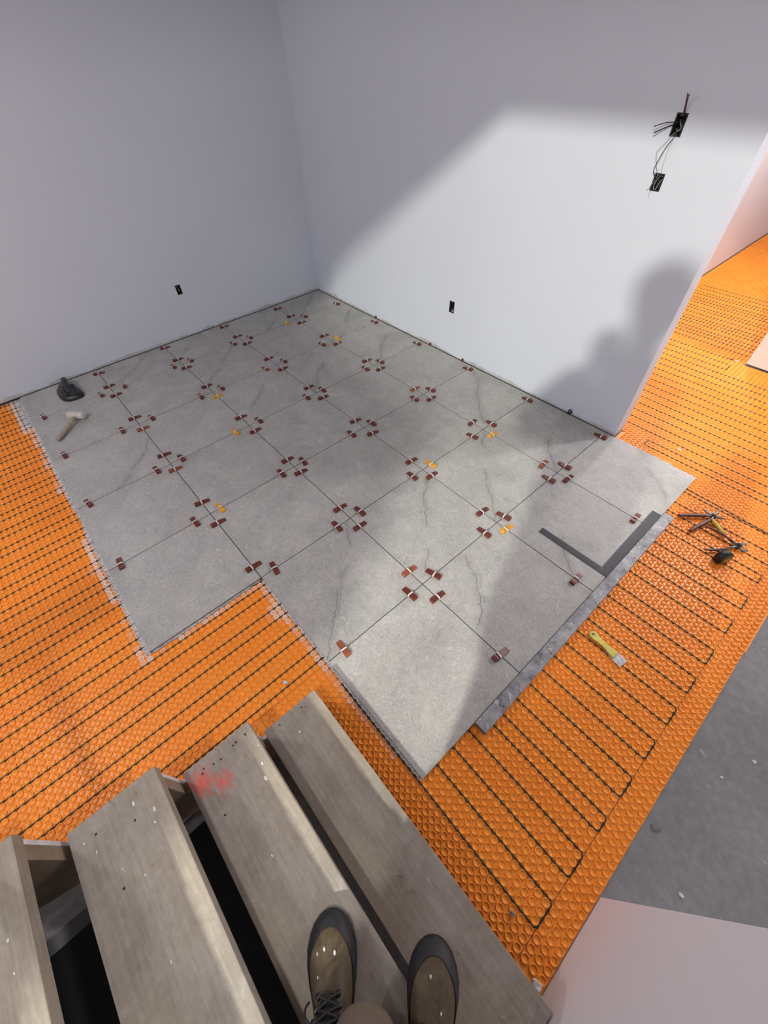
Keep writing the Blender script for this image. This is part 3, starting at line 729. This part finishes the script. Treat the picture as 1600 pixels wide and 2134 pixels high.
# pliers with maroon grips
def pliers(name, pivot, jaw, grips, label, mgrip, r=.0085, zz=.012):
    t = empty(name, (pivot[0], pivot[1], .0062)); tag(t, label, 'pliers')
    bm = bmesh.new(); bm_tube(bm, [(0, 0, zz - .008), (0, 0, zz + .010)], .015, 14); bm_tube(bm, [(0, 0, zz + .010), (0, 0, zz + .014)], .007, 10); frombm('pivot', bm, M_blackmetal, t, True)
    for js in jaw:
        bm = bmesh.new(); p = spline([(x, y, zz + dz) for x, y, dz in js], 4); bm_tube(bm, p, [.011 - .007 * k / (len(p) - 1) for k in range(len(p))], 8, flat=.7); frombm('jaw', bm, M_steel, t, True)
    for g in grips:
        neck, gp = g
        bm = bmesh.new(); bm_tube(bm, spline([(x, y, zz + dz) for x, y, dz in neck], 4), .0062, 8); frombm('shank', bm, M_steel, t, True)
        bm = bmesh.new(); p = spline([(x, y, zz + dz) for x, y, dz in gp], 5); n = len(p); bm_tube(bm, p, [r * (.75 + .35 * math.sin(PI * (k + .6) / n)) for k in range(n)], 10, flat=.8); frombm('grip', bm, mgrip, t, True)
    return t
px, py = 4.318, -.262
pliers('tile_pliers', (px, py), [[(.0, 0, .002), (.030, .018, .001), (.056, .036, -.002)], [(-.004, .006, .006), (.004, .030, .010), (.000, .058, .012)], [(-.010, 0, .006), (-.040, .0, .008), (-.058, .002, .014)]],
       [([(-.006, -.004, .004), (-.03, -.026, .004)], [(-.028, -.026, .004), (-.06, -.058, .004), (-.10, -.098, .003), (-.136, -.134, .001)]),
        ([(.002, -.010, .006), (.002, -.045, .008)], [(.002, -.040, .008), (-.012, -.095, .010), (-.030, -.150, .006), (-.042, -.205, .001)])],
       'leveling pliers with maroon grips and bright jaws lying spread on the orange membrane', M_redgrip, .0105)
px, py = 4.494, -.379
pliers('water_pump_pliers', (px, py), [[(.0, 0, .001), (.004, .022, .002), (.020, .040, 0), (.030, .034, -.002)], [(.004, -.002, .001), (.024, -.010, .001), (.042, -.002, -.001), (.044, .008, -.002)]],
       [([(-.004, .0, .003), (-.03, .008, .004)], [(-.026, .006, .004), (-.075, .010, .008), (-.13, .012, .010), (-.172, .004, .005)]),
        ([(-.002, -.008, .002), (-.022, -.042, .002)], [(-.020, -.038, .002), (-.046, -.085, .003), (-.078, -.125, .002), (-.110, -.156, .0)])],
       'rusty gripping pliers with dark handles and open jaws above the tape measure', M_redgrip, .0068)
a, b = (4.322, -.298), (4.489, -.394)
sd = empty('screwdriver', (a[0], a[1], .0135), seg_dir(a, b)); sd.rotation_euler = (0, 0, seg_dir(a, b)); tag(sd, 'yellow and black screwdriver lying between the two pliers', 'screwdriver')
bm = bmesh.new(); bm_tube(bm, [(.0, 0, .010), (.006, 0, .010), (.02, 0, .009), (.05, 0, .008), (.075, 0, .007), (.095, 0, .006), (.110, 0, .006)], [.006, .0105, .0115, .011, .0095, .008, .0065], 10); frombm('handle', bm, M_ysteel, sd, True)
bm = bmesh.new()
for k in (0, 3, 5): 
    an = PI / 3 * k + .4; bm_tube(bm, [(.012, .0105 * math.cos(an), .009 + .0105 * math.sin(an)), (.09, .0085 * math.cos(an), .006 + .0085 * math.sin(an))], .003, 6)
frombm('grip_inlay', bm, M_black, sd, True)
bm = bmesh.new(); bm_tube(bm, [(.108, 0, .006), (.165, 0, .003), (.186, 0, .001)], [.0035, .0033, .0028], 8); frombm('shaft', bm, M_steel, sd, True)

# tape measure: black case standing on its edge, round badge facing the stairs
tm = empty('tape_measure', (4.468, -.528, .0058)); tm.rotation_euler = (0, 0, math.atan2(-.573 + .478, 4.469 - 4.515) + PI)
tag(tm, 'black tape measure with a round yellow badge standing on the orange membrane', 'tape measure')
prof = [(-.036, 0), (.036, 0), (.040, .004), (.040, .026), (.033, .052), (.020, .064), (-.016, .066), (-.032, .056), (-.040, .034), (-.040, .004)]
bm = bmesh.new(); w = .021
A = [bm.verts.new((x, -w, z)) for x, z in prof]; B = [bm.verts.new((x, w, z)) for x, z in prof]; n = len(prof)
bm.faces.new(A[::-1]); bm.faces.new(B)
for i in range(n): bm.faces.new((A[i], A[(i + 1) % n], B[(i + 1) % n], B[i]))
bmesh.ops.bevel(bm, geom=[e for e in bm.edges if e.verts[0].co.y * e.verts[1].co.y > 0], offset=.0035, segments=3, affect='EDGES')
frombm('case', bm, M_black, tm, True)
bm = bmesh.new(); N_ = 28
for k in range(N_):
    p = [(.0 + .0245 * math.cos(2 * PI * q / N_), -w - .0004, .031 + .0245 * math.sin(2 * PI * q / N_)) for q in (k, k + 1)]
    bm_tube(bm, p, .0011, 5, False)
frombm('badge_ring', bm, M_ysteel, tm, True)
bm = bmesh.new()
for pts in ([(-.008, -.013), (-.0035, -.014), (.0015, -.008), (.004, .008), (.006, .014)], [(-.001, -.013), (.004, -.013), (.008, -.006), (.010, .008), (.0165, .013)], [(.006, .013), (.014, .0125)], [(-.018, .001), (-.011, .004)], [(-.018, -.003), (-.011, .0)], [(-.018, .001), (-.018, -.004)], [(.013, -.008), (.017, -.006)]):
    bm_tube(bm, [(x, -w - .0006, .031 + z) for x, z in pts], .0016, 5)
frombm('badge_letters', bm, M_ysteel, tm, True)
bm = bmesh.new(); bm_box(bm, (-.0425, 0, .004), (.006, .019, .004), .0006); bm_box(bm, (-.0455, 0, .001), (.0012, .018, .010), .0003); frombm('tape_hook', bm, M_steel, tm)
bm = bmesh.new(); bm_box(bm, (0.002, .0, .0668), (.022, .014, .005), .0015); frombm('lock_button', bm, M_blackmetal, tm)

# loose scraps
def chip(name, x, y, z, r, m, lab, cat, seed, h=.006, el=1.0, rz=0.0):
    rr = random.Random(seed); bm = bmesh.new(); n = 7
    poly = [(r * el * rr.uniform(.6, 1.1) * math.cos(2 * PI * k / n), r * rr.uniform(.6, 1.1) * math.sin(2 * PI * k / n)) for k in range(n)]
    vs = bm_prism(bm, poly, 0, h)
    for v in vs:
        if v.co.z > 0: v.co.x *= .8; v.co.y *= .8; v.co.z *= rr.uniform(.5, 1.2)
    o = frombm(name, bm, m); o.location = (x, y, z); o.rotation_euler = (0, 0, rz); return tag(o, lab, cat)
chip('plaster_scrap', 3.444, -2.629, .0057, .010, M_debris, 'white curled plaster scrap on the orange membrane left of lowest tread', 'scrap', 1, .008, 2.0, .6)
chip('grit_lump', 4.781, -1.900, -.0039, .012, M_stone, 'grey gritty lump on concrete beside the orange edge', 'lump', 2, .010, 1.5, .4)
chip('plaster_chip', 4.922, -2.009, -.0039, .008, M_debris, 'white plaster chip on the concrete, nearest the white half wall', 'chip', 3, .005, 1.6)
chip('plaster_chip', 4.939, -1.411, -.0039, .009, M_debris, 'white plaster chip on concrete, highest one at the right frame edge', 'chip', 4, .005)
chip('plaster_chip', 4.875, -1.560, -.0039, .006, M_debris, 'tiny white plaster chip on concrete, midway along the orange edge', 'chip', 5, .004)
chip('pebble', 4.578, -2.470, .0057, .009, M_stone, 'small grey pebble on the orange membrane in front of the lowest tread', 'pebble', 6, .010)
chip('plaster_scrap', 4.722, -2.540, .0010, .016, M_debris, 'white scrap wedged between lowest tread and the white half wall', 'scrap', 7, .010, 1.6, .3)
chip('plaster_chip', 3.93, .20, .0057, .012, M_debris, 'white plaster chip on the hall membrane just past the tile corner', 'chip', 8, .005, 1.5, .2)

# ------------------------------------------------------------------ electrical boxes and wires
def ebox(name, axis, rect, label, wires, depth=.055, ears=True):
    t = empty(name, ((rect[0] + rect[1]) / 2, .02, (rect[2] + rect[3]) / 2) if axis == 'y' else (-.02, (rect[0] + rect[1]) / 2, (rect[2] + rect[3]) / 2)); tag(t, label, 'electrical box')
    inv = Matrix.Translation(t.location).inverted()
    def put(o): o.parent = t; o.matrix_parent_inverse = inv; return o
    def W(u, d, z): return (u, d, z) if axis == 'y' else (-d, u, z)
    u0, u1, z0, z1 = rect; e = .002; u0 += e; u1 -= e; z0 += e; z1 -= e
    bm = bmesh.new(); th = .003
    for lo, hi in (((u0, .001, z0), (u0 + th, depth, z1)), ((u1 - th, .001, z0), (u1, depth, z1)), ((u0 + th, .001, z0), (u1 - th, depth, z0 + th)), ((u0 + th, .001, z1 - th), (u1 - th, depth, z1)), ((u0, depth, z0), (u1, depth + .003, z1))):
        a, b = W(*lo), W(*hi); bm_box(bm, [(p + q) / 2 for p, q in zip(a, b)], [abs(q - p) for p, q in zip(a, b)])
    put(frombm('box_shell', bm, M_boxin))
    if ears:
        bm = bmesh.new(); um = (u0 + u1) / 2
        for zz in (z0 + .006, z1 - .006):
            a, b = W(um - .008, -.0015, zz - .004), W(um + .008, .004, zz + .004); bm_box(bm, [(p + q) / 2 for p, q in zip(a, b)], [abs(q - p) for p, q in zip(a, b)], .001)
        put(frombm('mounting_ear', bm, M_boxin))
    for pts, r, m in wires:
        bm = bmesh.new(); bm_tube(bm, spline([W(u, d, z) for u, d, z in pts], 6), r, 6); put(frombm('wire', bm, m, None, True))
    return t
bg = M_boxgrey
ebox('switch_box', 'y', BOX1, 'upper open black switch box in right wall with loose wires sticking out', [
    ([(3.212, .05, 1.60), (3.214, .0, 1.622), (3.217, -.03, 1.66), (3.222, -.06, 1.690)], .0024, M_copper),
    ([(3.216, .05, 1.60), (3.219, .0, 1.622), (3.221, -.03, 1.66), (3.229, -.06, 1.687)], .0024, M_copper),
    ([(3.20, .05, 1.59), (3.2060, -.004, 1.595), (3.171, -.03, 1.594), (3.151, -.05, 1.589), (3.134, -.07, 1.582)], .0019, M_wireblk),
    ([(3.205, .05, 1.58), (3.192, -.004, 1.585), (3.168, -.03, 1.576), (3.139, -.06, 1.560)], .0027, M_wireblk),
    ([(3.224, .02, 1.577), (3.208, -.02, 1.554), (3.193, -.03, 1.525), (3.174, -.035, 1.497), (3.178, -.03, 1.472), (3.191, -.02, 1.438), (3.2040, -.006, 1.400), (3.180, -.010, 1.345)], .0011, M_wirewht),
    ([(3.212, .01, 1.548), (3.210, -.04, 1.52), (3.201, -.05, 1.476), (3.191, -.04, 1.429), (3.2060, -.02, 1.400), (3.198, .01, 1.380)], .0016, M_wireblk),
    ([(3.200, .03, 1.60), (3.215, .004, 1.59), (3.225, .004, 1.575), (3.215, .006, 1.565), (3.200, .02, 1.57)], .0028, bg)])
ebox('switch_box', 'y', BOX2, 'lower open black switch box in right wall with a curled grey wire', [
    ([(3.222, .02, 1.402), (3.213, .0, 1.40), (3.204, -.004, 1.375), (3.206, -.004, 1.357), (3.217, -.002, 1.356), (3.220, .004, 1.375), (3.222, .02, 1.39)], .0016, M_wirewht),
    ([(3.213, .0, 1.415), (3.216, -.020, 1.45), (3.214, -.020, 1.50), (3.211, .0, 1.546)], .0009, M_wirewht),
    ([(3.200, .01, 1.35), (3.198, -.012, 1.338), (3.203, -.014, 1.318)], .0010, M_wirewht)])
ebox('outlet_box', 'y', OUTR, 'open outlet box low in the right wall', [
    ([(1.975, .04, .39), (1.985, .008, .392), (1.998, .006, .388), (2.004, .03, .40)], .005, M_wirewht)])
ebox('outlet_box', 'x', OUTL, 'open outlet box low in the left wall', [
    ([(-1.485, .04, .455), (-1.478, .006, .43), (-1.475, .006, .41), (-1.478, .03, .40)], .004, bg)])

# ------------------------------------------------------------------ the person who takes the picture (boots and a trouser leg are in view)
PZ = SZ + SR                                   # both boots stand on the second tread
pr = empty('person', (4.46, -2.92, PZ)); PINV = Matrix.Translation(pr.location).inverted()
tag(pr, 'person in khaki trousers and dusty brown work boots standing on the second stair tread', 'person')
def child(o): o.parent = pr; o.matrix_parent_inverse = PINV; return o
SOLE = [(0, .004), (.006, .022), (.025, .038), (.06, .0435), (.10, .0440), (.14, .0475), (.18, .0560), (.215, .0620), (.245, .0620), (.272, .0540), (.292, .0430), (.306, .0280), (.3125, .0155), (.315, .004)]
def interp(tab, x):
    for (a, p), (b, q) in zip(tab, tab[1:]):
        if x <= b: return p + (q - p) * (max(x, a) - a) / (b - a)
    return tab[-1][1]
HT = [(0, .095), (.10, .118), (.135, .120), (.155, .110), (.18, .094), (.21, .081), (.245, .071), (.275, .060), (.298, .046), (.312, .030), (.315, .026)]
def make_boot(heel, ang, cut):
    t = empty('boot', (heel[0], heel[1], PZ), ang)
    XS = [.004 + (.3145 - .004) * (k / 44) ** .9 for k in range(45)]; NA = 26
    def sec(x, dv=0.0):
        w = interp(SOLE, x) - .003 + dv; h = interp(HT, x) + dv; P = []
        for k in range(NA + 1):
            a = PI * k / NA; ca, sa = math.cos(a), math.sin(a)
            P.append(Vector((x, w * math.copysign(abs(ca) ** .72, ca), .016 + (h - .016) * abs(sa) ** .80)))
        return P
    bm = bmesh.new(); R = [[bm.verts.new(p) for p in sec(x)] for x in XS]
    for a, b in zip(R, R[1:]):
        for k in range(NA): bm.faces.new((a[k], a[k + 1], b[k + 1], b[k]))
    bm.faces.new(R[0]); bm.faces.new(R[-1][::-1])
    # shaft
    rings = []
    for z, cx, rx, ry in ((.05, .068, .060, .036), (.10, .068, .064, .040), (.13, .064, .062, .043), (.16, .058, .056, .046), (.185, .056, .056, .048), (.190, .056, .050, .042), (.17, .056, .046, .038)):
        rings.append([bm.verts.new((cx + rx * math.cos(2 * PI * k / 24), ry * math.sin(2 * PI * k / 24), z)) for k in range(24)])
    for a, b in zip(rings, rings[1:]):
        for k in range(24): bm.faces.new((a[k], a[(k + 1) % 24], b[(k + 1) % 24], b[k]))
    up = frombm('boot', bm, M_leather, None, True)
    bpy.data.objects.remove(t); up.location = (heel[0], heel[1], PZ); up.rotation_euler = (0, 0, ang); child(up)
    # sole
    outl = [(x, w) for x, w in SOLE] ; ol = [(x, w + .0015) for x, w in outl] + [(x, -w - .0015) for x, w in outl[::-1]]
    bm = bmesh.new(); bm_prism(bm, ol, .0006, .026); 
    bmesh.ops.bevel(bm, geom=[e for e in bm.edges if e.verts[0].co.z > .02 and e.verts[1].co.z > .02], offset=.003, segments=2, affect='EDGES')
    frombm('sole', bm, M_rubber, up)
    # toe cap and rand
    bm = bmesh.new(); rows_ = []
    for q in range(15):
        rw = []
        for k in range(NA + 1):
            s_ = math.sin(PI * k / NA); xb = .150 + .132 * max(0.0, s_) ** 1.1; x = xb + (.3148 - xb) * q / 14
            rw.append(bm.verts.new(sec(x, .0022)[k]))
        rows_.append(rw)
    for p, q in zip(rows_, rows_[1:]):
        for k in range(NA): bm.faces.new((p[k], p[k + 1], q[k + 1], q[k]))
    frombm('toe_cap', bm, M_rubber, up, True)
    # tongue, eyelets, laces
    bm = bmesh.new(); bm_tube(bm, spline([(.168, 0, .100), (.148, 0, .118), (.128, 0, .150), (.118, 0, .185), (.116, 0, .205)], 4), [.012, .018, .022, .024, .024] + [.024] * 20, 12, flat=.45); frombm('tongue', bm, M_lace, up, True)
    rows = [(.172, .106, .020), (.155, .122, .024), (.140, .140, .027), (.128, .160, .029)]
    for x, z, w in rows:
        for sgn in (1, -1):
            bm = bmesh.new(); bm_tube(bm, [(x - .002, sgn * (w + .003), z - .006), (x + .003, sgn * (w + .004), z + .001)], .0058, 8); frombm('lace_hook', bm, M_black, up, True)
    bm = bmesh.new()
    for (x, z, w), (x2, z2, w2) in zip(rows, rows[1:]):
        for sgn in (1, -1): bm_tube(bm, spline([(x, sgn * w, z), ((x + x2) / 2 + .005, 0, (z + z2) / 2 + .012), (x2, -sgn * w2, z2)], 4), .0028, 6)
    bm_tube(bm, spline([(rows[0][0], rows[0][2], rows[0][1]), (rows[0][0] + .006, 0, rows[0][1] + .008), (rows[0][0], -rows[0][2], rows[0][1])], 4), .0028, 6)
    bm_tube(bm, spline([(.135, .02, .165), (.150, .045, .150), (.160, .052, .118), (.166, .046, .098)], 4), .0025, 6)
    frombm('lace', bm, M_lace, up, True)
    # plaster spots
    bm = bmesh.new()
    for x, y, r in cut:
        w = interp(SOLE, x); z = interp(HT, x); sa = math.sqrt(max(0, 1 - (abs(y) / w) ** 2.6)); zz = .016 + (z - .016) * sa ** .8
        bmesh.ops.create_icosphere(bm, subdivisions=1, radius=r, matrix=Matrix.Translation((x, y, zz + .001)) @ Matrix.Diagonal((1.5, .9, .5, 1)))
    so = frombm('plaster_spots', bm, M_debris, up, True); so['kind'] = 'stuff'
    return up
LH = (4.445, -3.040); LT = (4.187, -2.867); RH = (4.607, -2.930); RT = (4.407, -2.687)
make_boot(LH, math.atan2(LT[1] - LH[1], LT[0] - LH[0]), [(.245, .012, .0035), (.236, -.014, .004), (.238, .030, .003), (.200, .028, .002)])
make_boot(RH, math.atan2(RT[1] - RH[1], RT[0] - RH[0]), [(.246, .010, .0035), (.195, -.018, .0028)])
F = Vector((-.750, .660, 0)).normalized(); RGT = Vector((F.y, -F.x, 0)); O3 = Vector((4.455, -2.90, 0))
def B(f, r, z): return O3 + F * f + RGT * r + Vector((0, 0, z))
# body: one continuous skin-modifier surface
pts = []; eds = []; rad = []
def jv(p, r, link=None):
    pts.append(p); rad.append(r if isinstance(r, tuple) else (r, r)); i = len(pts) - 1
    if link is not None: eds.append((link, i))
    return i
pelvis = jv(B(-.03, 0, 1.24), (.105, .085))
waist = jv(B(-.02, 0, 1.46), (.105, .080), pelvis); chest = jv(B(-.02, 0, 1.68), (.115, .085), waist); upper = jv(B(-.01, 0, 1.845), (.070, .060), chest)
neck = jv(B(.03, .01, 1.975), .050, upper); skull = jv(B(.05, .02, 2.09), .050, neck)
LA = Vector((4.395, -2.985, PZ + .10)); RA = Vector((4.545, -2.862, PZ + .10))
for sgn, ank in ((-1, LA), (1, RA)):
    hip = jv(B(-.03, sgn * .095, 1.16), .066, pelvis)
    kn = jv(Vector((4.425, -2.945, .82)) if sgn < 0 else (B(.005, sgn * .11, .80) + Vector((ank.x, ank.y, .80))) * .5, .048, hip)
    an = jv(ank, .032, kn)
    sh = jv(B(-.01, sgn * .185, 1.82), .042, upper); elb = B(.155, sgn * .225, 1.63)
    el = jv(elb, .036, sh)
    cz = cam.rotation_euler.to_matrix() @ Vector((sgn * .066, -.100, .052))
    wr_ = jv(CAM + cz + (elb - CAM).normalized() * .075, .030, el)
    pm = jv(CAM + cz + Vector((0, 0, -.01)), (.034, .020), wr_)
me = bpy.data.meshes.new('body'); me.from_pydata([tuple(p) for p in pts], eds, []); me.materials.append(M_skin)
body = bpy.data.objects.new('body', me); COL.objects.link(body)
sk = body.modifiers.new('skin', 'SKIN'); sk.use_smooth_shade = True
for v, r in zip(me.skin_vertices[0].data, rad): v.radius = r
me.skin_vertices[0].data[0].use_root = True
ss = body.modifiers.new('sub', 'SUBSURF'); ss.levels = 2; ss.render_levels = 2
child(body)
# trousers: two tapering legs into the seat, folds at the shins
def cloth_tube(bm, path, seg=28, amp=.006, seed=0.0, flat=None):
    P = spline([p for p, _ in path], 7); Rr = []
    for (p, r), (q, r2) in zip(path, path[1:]): Rr += [r + (r2 - r) * k / 7 for k in range(7)]
    Rr.append(path[-1][1]); rings = bm_tube(bm, P, Rr, seg, False)
    for i, rg in enumerate(rings):
        c = P[i]
        for v in rg:
            n = mnoise.noise(Vector((v.co.x * 14 + seed, v.co.y * 14, v.co.z * 20))) * amp
            v.co += (v.co - c).normalized() * n
    return rings
bm = bmesh.new()
for sgn, ank in ((-1, LA), (1, RA)):
    lo = Vector((4.418, -2.930, .460)); kn = Vector((4.422, -2.935, .85)) if sgn < 0 else (B(.0, sgn * .115, .82) + Vector((ank.x, ank.y, .82))) * .5
    if sgn > 0: lo = ank + Vector((.012, -.012, .080))
    path = [(lo + (Vector((.004, -.004, -.030)) if sgn < 0 else Vector((0, 0, 0))), .072), (lo + Vector((0, 0, .05)), .076), (lo.lerp(kn, .5), .080), (kn, .086), (B(-.03, sgn * .095, 1.06), .108), (B(-.03, sgn * .075, 1.20), .118)]
    rg = cloth_tube(bm, path, seed=sgn * 3.1)
    inner = [bm.verts.new(v.co + (path[0][0] - v.co) * .10 + Vector((0, 0, .012))) for v in rg[0]]; n = len(inner)
    for k in range(n): bm.faces.new((rg[0][k], inner[k], inner[(k + 1) % n], rg[0][(k + 1) % n]))
rg = bm_tube(bm, [B(-.03, 0, 1.10), B(-.03, 0, 1.20), B(-.025, 0, 1.32), B(-.02, 0, 1.40)], [.155, .185, .175, .165], 28, True, flat=1.0)
tr = child(frombm('trousers', bm, M_trouser, None, True))
# jacket and sleeves
bm = bmesh.new()
secs = [(1.33, .190, .140, -.03), (1.47, .200, .155, -.015), (1.64, .220, .160, -.01), (1.79, .205, .125, -.02), (1.875, .140, .095, -.01), (1.925, .082, .078, .0), (1.985, .070, .070, .02)]
R = [[bm.verts.new(B(f + b * math.sin(2 * PI * k / 28), a * math.cos(2 * PI * k / 28), z)) for k in range(28)] for z, a, b, f in secs]
for a, b in zip(R, R[1:]):
    for k in range(28): bm.faces.new((a[k], a[(k + 1) % 28], b[(k + 1) % 28], b[k]))
bm.faces.new(R[0][::-1])
for sgn in (-1, 1):
    cz = cam.rotation_euler.to_matrix() @ Vector((sgn * .066, -.100, .052)); elb = B(.155, sgn * .225, 1.63); wv = CAM + cz + (elb - CAM).normalized() * .090
    cloth_tube(bm, [(B(-.01, sgn * .15, 1.825), .084), (B(.07, sgn * .215, 1.73), .080), (elb, .082), (elb.lerp(wv, .5), .076), (wv, .052)], 18, .004, sgn)
    bmesh.ops.create_uvsphere(bm, u_segments=20, v_segments=14, radius=.088, matrix=Matrix.Translation(B(-.01, sgn * .155, 1.825)) @ Matrix.Diagonal((1, 1, .95, 1)))
child(frombm('jacket', bm, M_jacket, None, True))
# head: shaped skull, face, ears, hair under a knitted cap
hd = B(.06, .02, 2.118)
HM = Matrix.Translation(hd) @ Matrix(((F.x, RGT.x, 0, 0), (F.y, RGT.y, 0, 0), (F.z, RGT.z, 1, 0), (0, 0, 0, 1))) @ Matrix.Rotation(math.radians(28), 4, 'Y')
bm = bmesh.new(); bmesh.ops.create_uvsphere(bm, u_segments=32, v_segments=24, radius=1.0)
for v in bm.verts:
    x, y, z = v.co; jaw = max(0, -z); v.co = Vector((x * .098 * (1 - .10 * jaw) + .012 * jaw, y * .076 * (1 - .30 * jaw ** 1.5), z * .118 - .004))
    if x > .3:
        e = math.exp(-((y) / .16) ** 2 - ((z + .12) / .20) ** 2); v.co.x += .020 * e                       # nose
        for s_ in (-1, 1): v.co.x -= .008 * math.exp(-((y - s_ * .42) / .18) ** 2 - ((z - .10) / .13) ** 2)   # eye sockets
        v.co.x += .005 * math.exp(-((y) / .28) ** 2 - ((z + .50) / .07) ** 2)                                # lips
        v.co.x += .006 * math.exp(-((y) / .25) ** 2 - ((z + .86) / .12) ** 2)                                # chin
for s_ in (-1, 1):
    vs = bmesh.ops.create_uvsphere(bm, u_segments=10, v_segments=8, radius=.03, matrix=Matrix.Translation((-.004, s_ * .077, -.008)) @ Matrix.Diagonal((.62, .28, 1.05, 1)))
bmesh.ops.transform(bm, matrix=HM, verts=bm.verts)
head = child(frombm('head', bm, M_skin, None, True))
bm = bmesh.new()
for s_ in (-1, 1): bmesh.ops.create_uvsphere(bm, u_segments=12, v_segments=8, radius=.0115, matrix=HM @ Matrix.Translation((.080, s_ * .031, .010)))
frombm('eyes', bm, M_clip, head, True)
bm = bmesh.new()
for s_ in (-1, 1):
    bmesh.ops.create_uvsphere(bm, u_segments=10, v_segments=8, radius=.0055, matrix=HM @ Matrix.Translation((.0880, s_ * .031, .010)))
    bm_tube(bm, [HM @ Vector((.088, s_ * .046, .027)), HM @ Vector((.093, s_ * .030, .031)), HM @ Vector((.094, s_ * .016, .028))], .0035, 6)
frombm('pupils_and_brows', bm, M_hair, head, True)
bm = bmesh.new(); bmesh.ops.create_uvsphere(bm, u_segments=28, v_segments=20, radius=1.0)
for v in bm.verts: v.co = Vector((v.co.x * .116 - .006, v.co.y * .098, v.co.z * .122 + .020))
bmesh.ops.delete(bm, geom=[v for v in bm.verts if v.co.z < .040 + .35 * v.co.x], context='VERTS')
bmesh.ops.transform(bm, matrix=HM, verts=bm.verts)
child(frombm('cap', bm, M_jacket, None, True))
# hands: palm is the end of the forearm; five separate bent fingers close on the phone
CR = cam.rotation_euler.to_matrix()
def CP(x, y, z): return CAM + CR @ Vector((x, y, z))      # phone frame: x right, y up, z towards the holder
for sgn in (-1, 1):
    bm = bmesh.new()
    base = Vector((sgn * .066, -.100, .052))
    for k, (ln, rr) in enumerate(((1.0, .0088), (1.08, .0090), (1.0, .0086), (.82, .0078))):
        y0 = -.046 - .019 * k
        P = [CP(sgn * .082, y0 - .012, .042), CP(sgn * (.060 + .004 * ln), y0, .026 + .004), CP(sgn * .0475, y0 + .004, .0160), CP(sgn * (.047 - .016 * ln), y0 + .004, .0250)]
        bm_tube(bm, spline([CP(sgn * .092, y0 - .012, .050), P[0], P[1], CP(sgn * .053, y0 + .003, .020)], 4), [rr * (1.05 - .02 * q) for q in range(13)], 8)
    bm_tube(bm, spline([CP(sgn * .088, -.045, .050), CP(sgn * .070, -.025, .044), CP(sgn * .045, -.018, .036), CP(sgn * .026, -.012, .0335)], 4), [.0125 - .0004 * q for q in range(13)], 8)
    bm_tube(bm, [CP(sgn * .060, -.165, .078), CP(sgn * .062, -.130, .062), CP(sgn * .070, -.095, .050), CP(sgn * .076, -.062, .038)], [.030, .038, .036, .022], 14, flat=.6)
    child(frombm('hand', bm, M_skin, None, True))
ph = bpy.data.meshes.new('phone'); bm = bmesh.new(); bm_box(bm, (0, 0, 0), (.074, .152, .0080), .0035, seg=3); bm.to_mesh(ph); bm.free(); ph.materials.append(M_black)
po = bpy.data.objects.new('phone', ph); COL.objects.link(po); po.location = CP(0, -.060, .0215); po.rotation_euler = cam.rotation_euler
tag(po, 'black phone held up in both hands by the person on the stairs', 'phone')
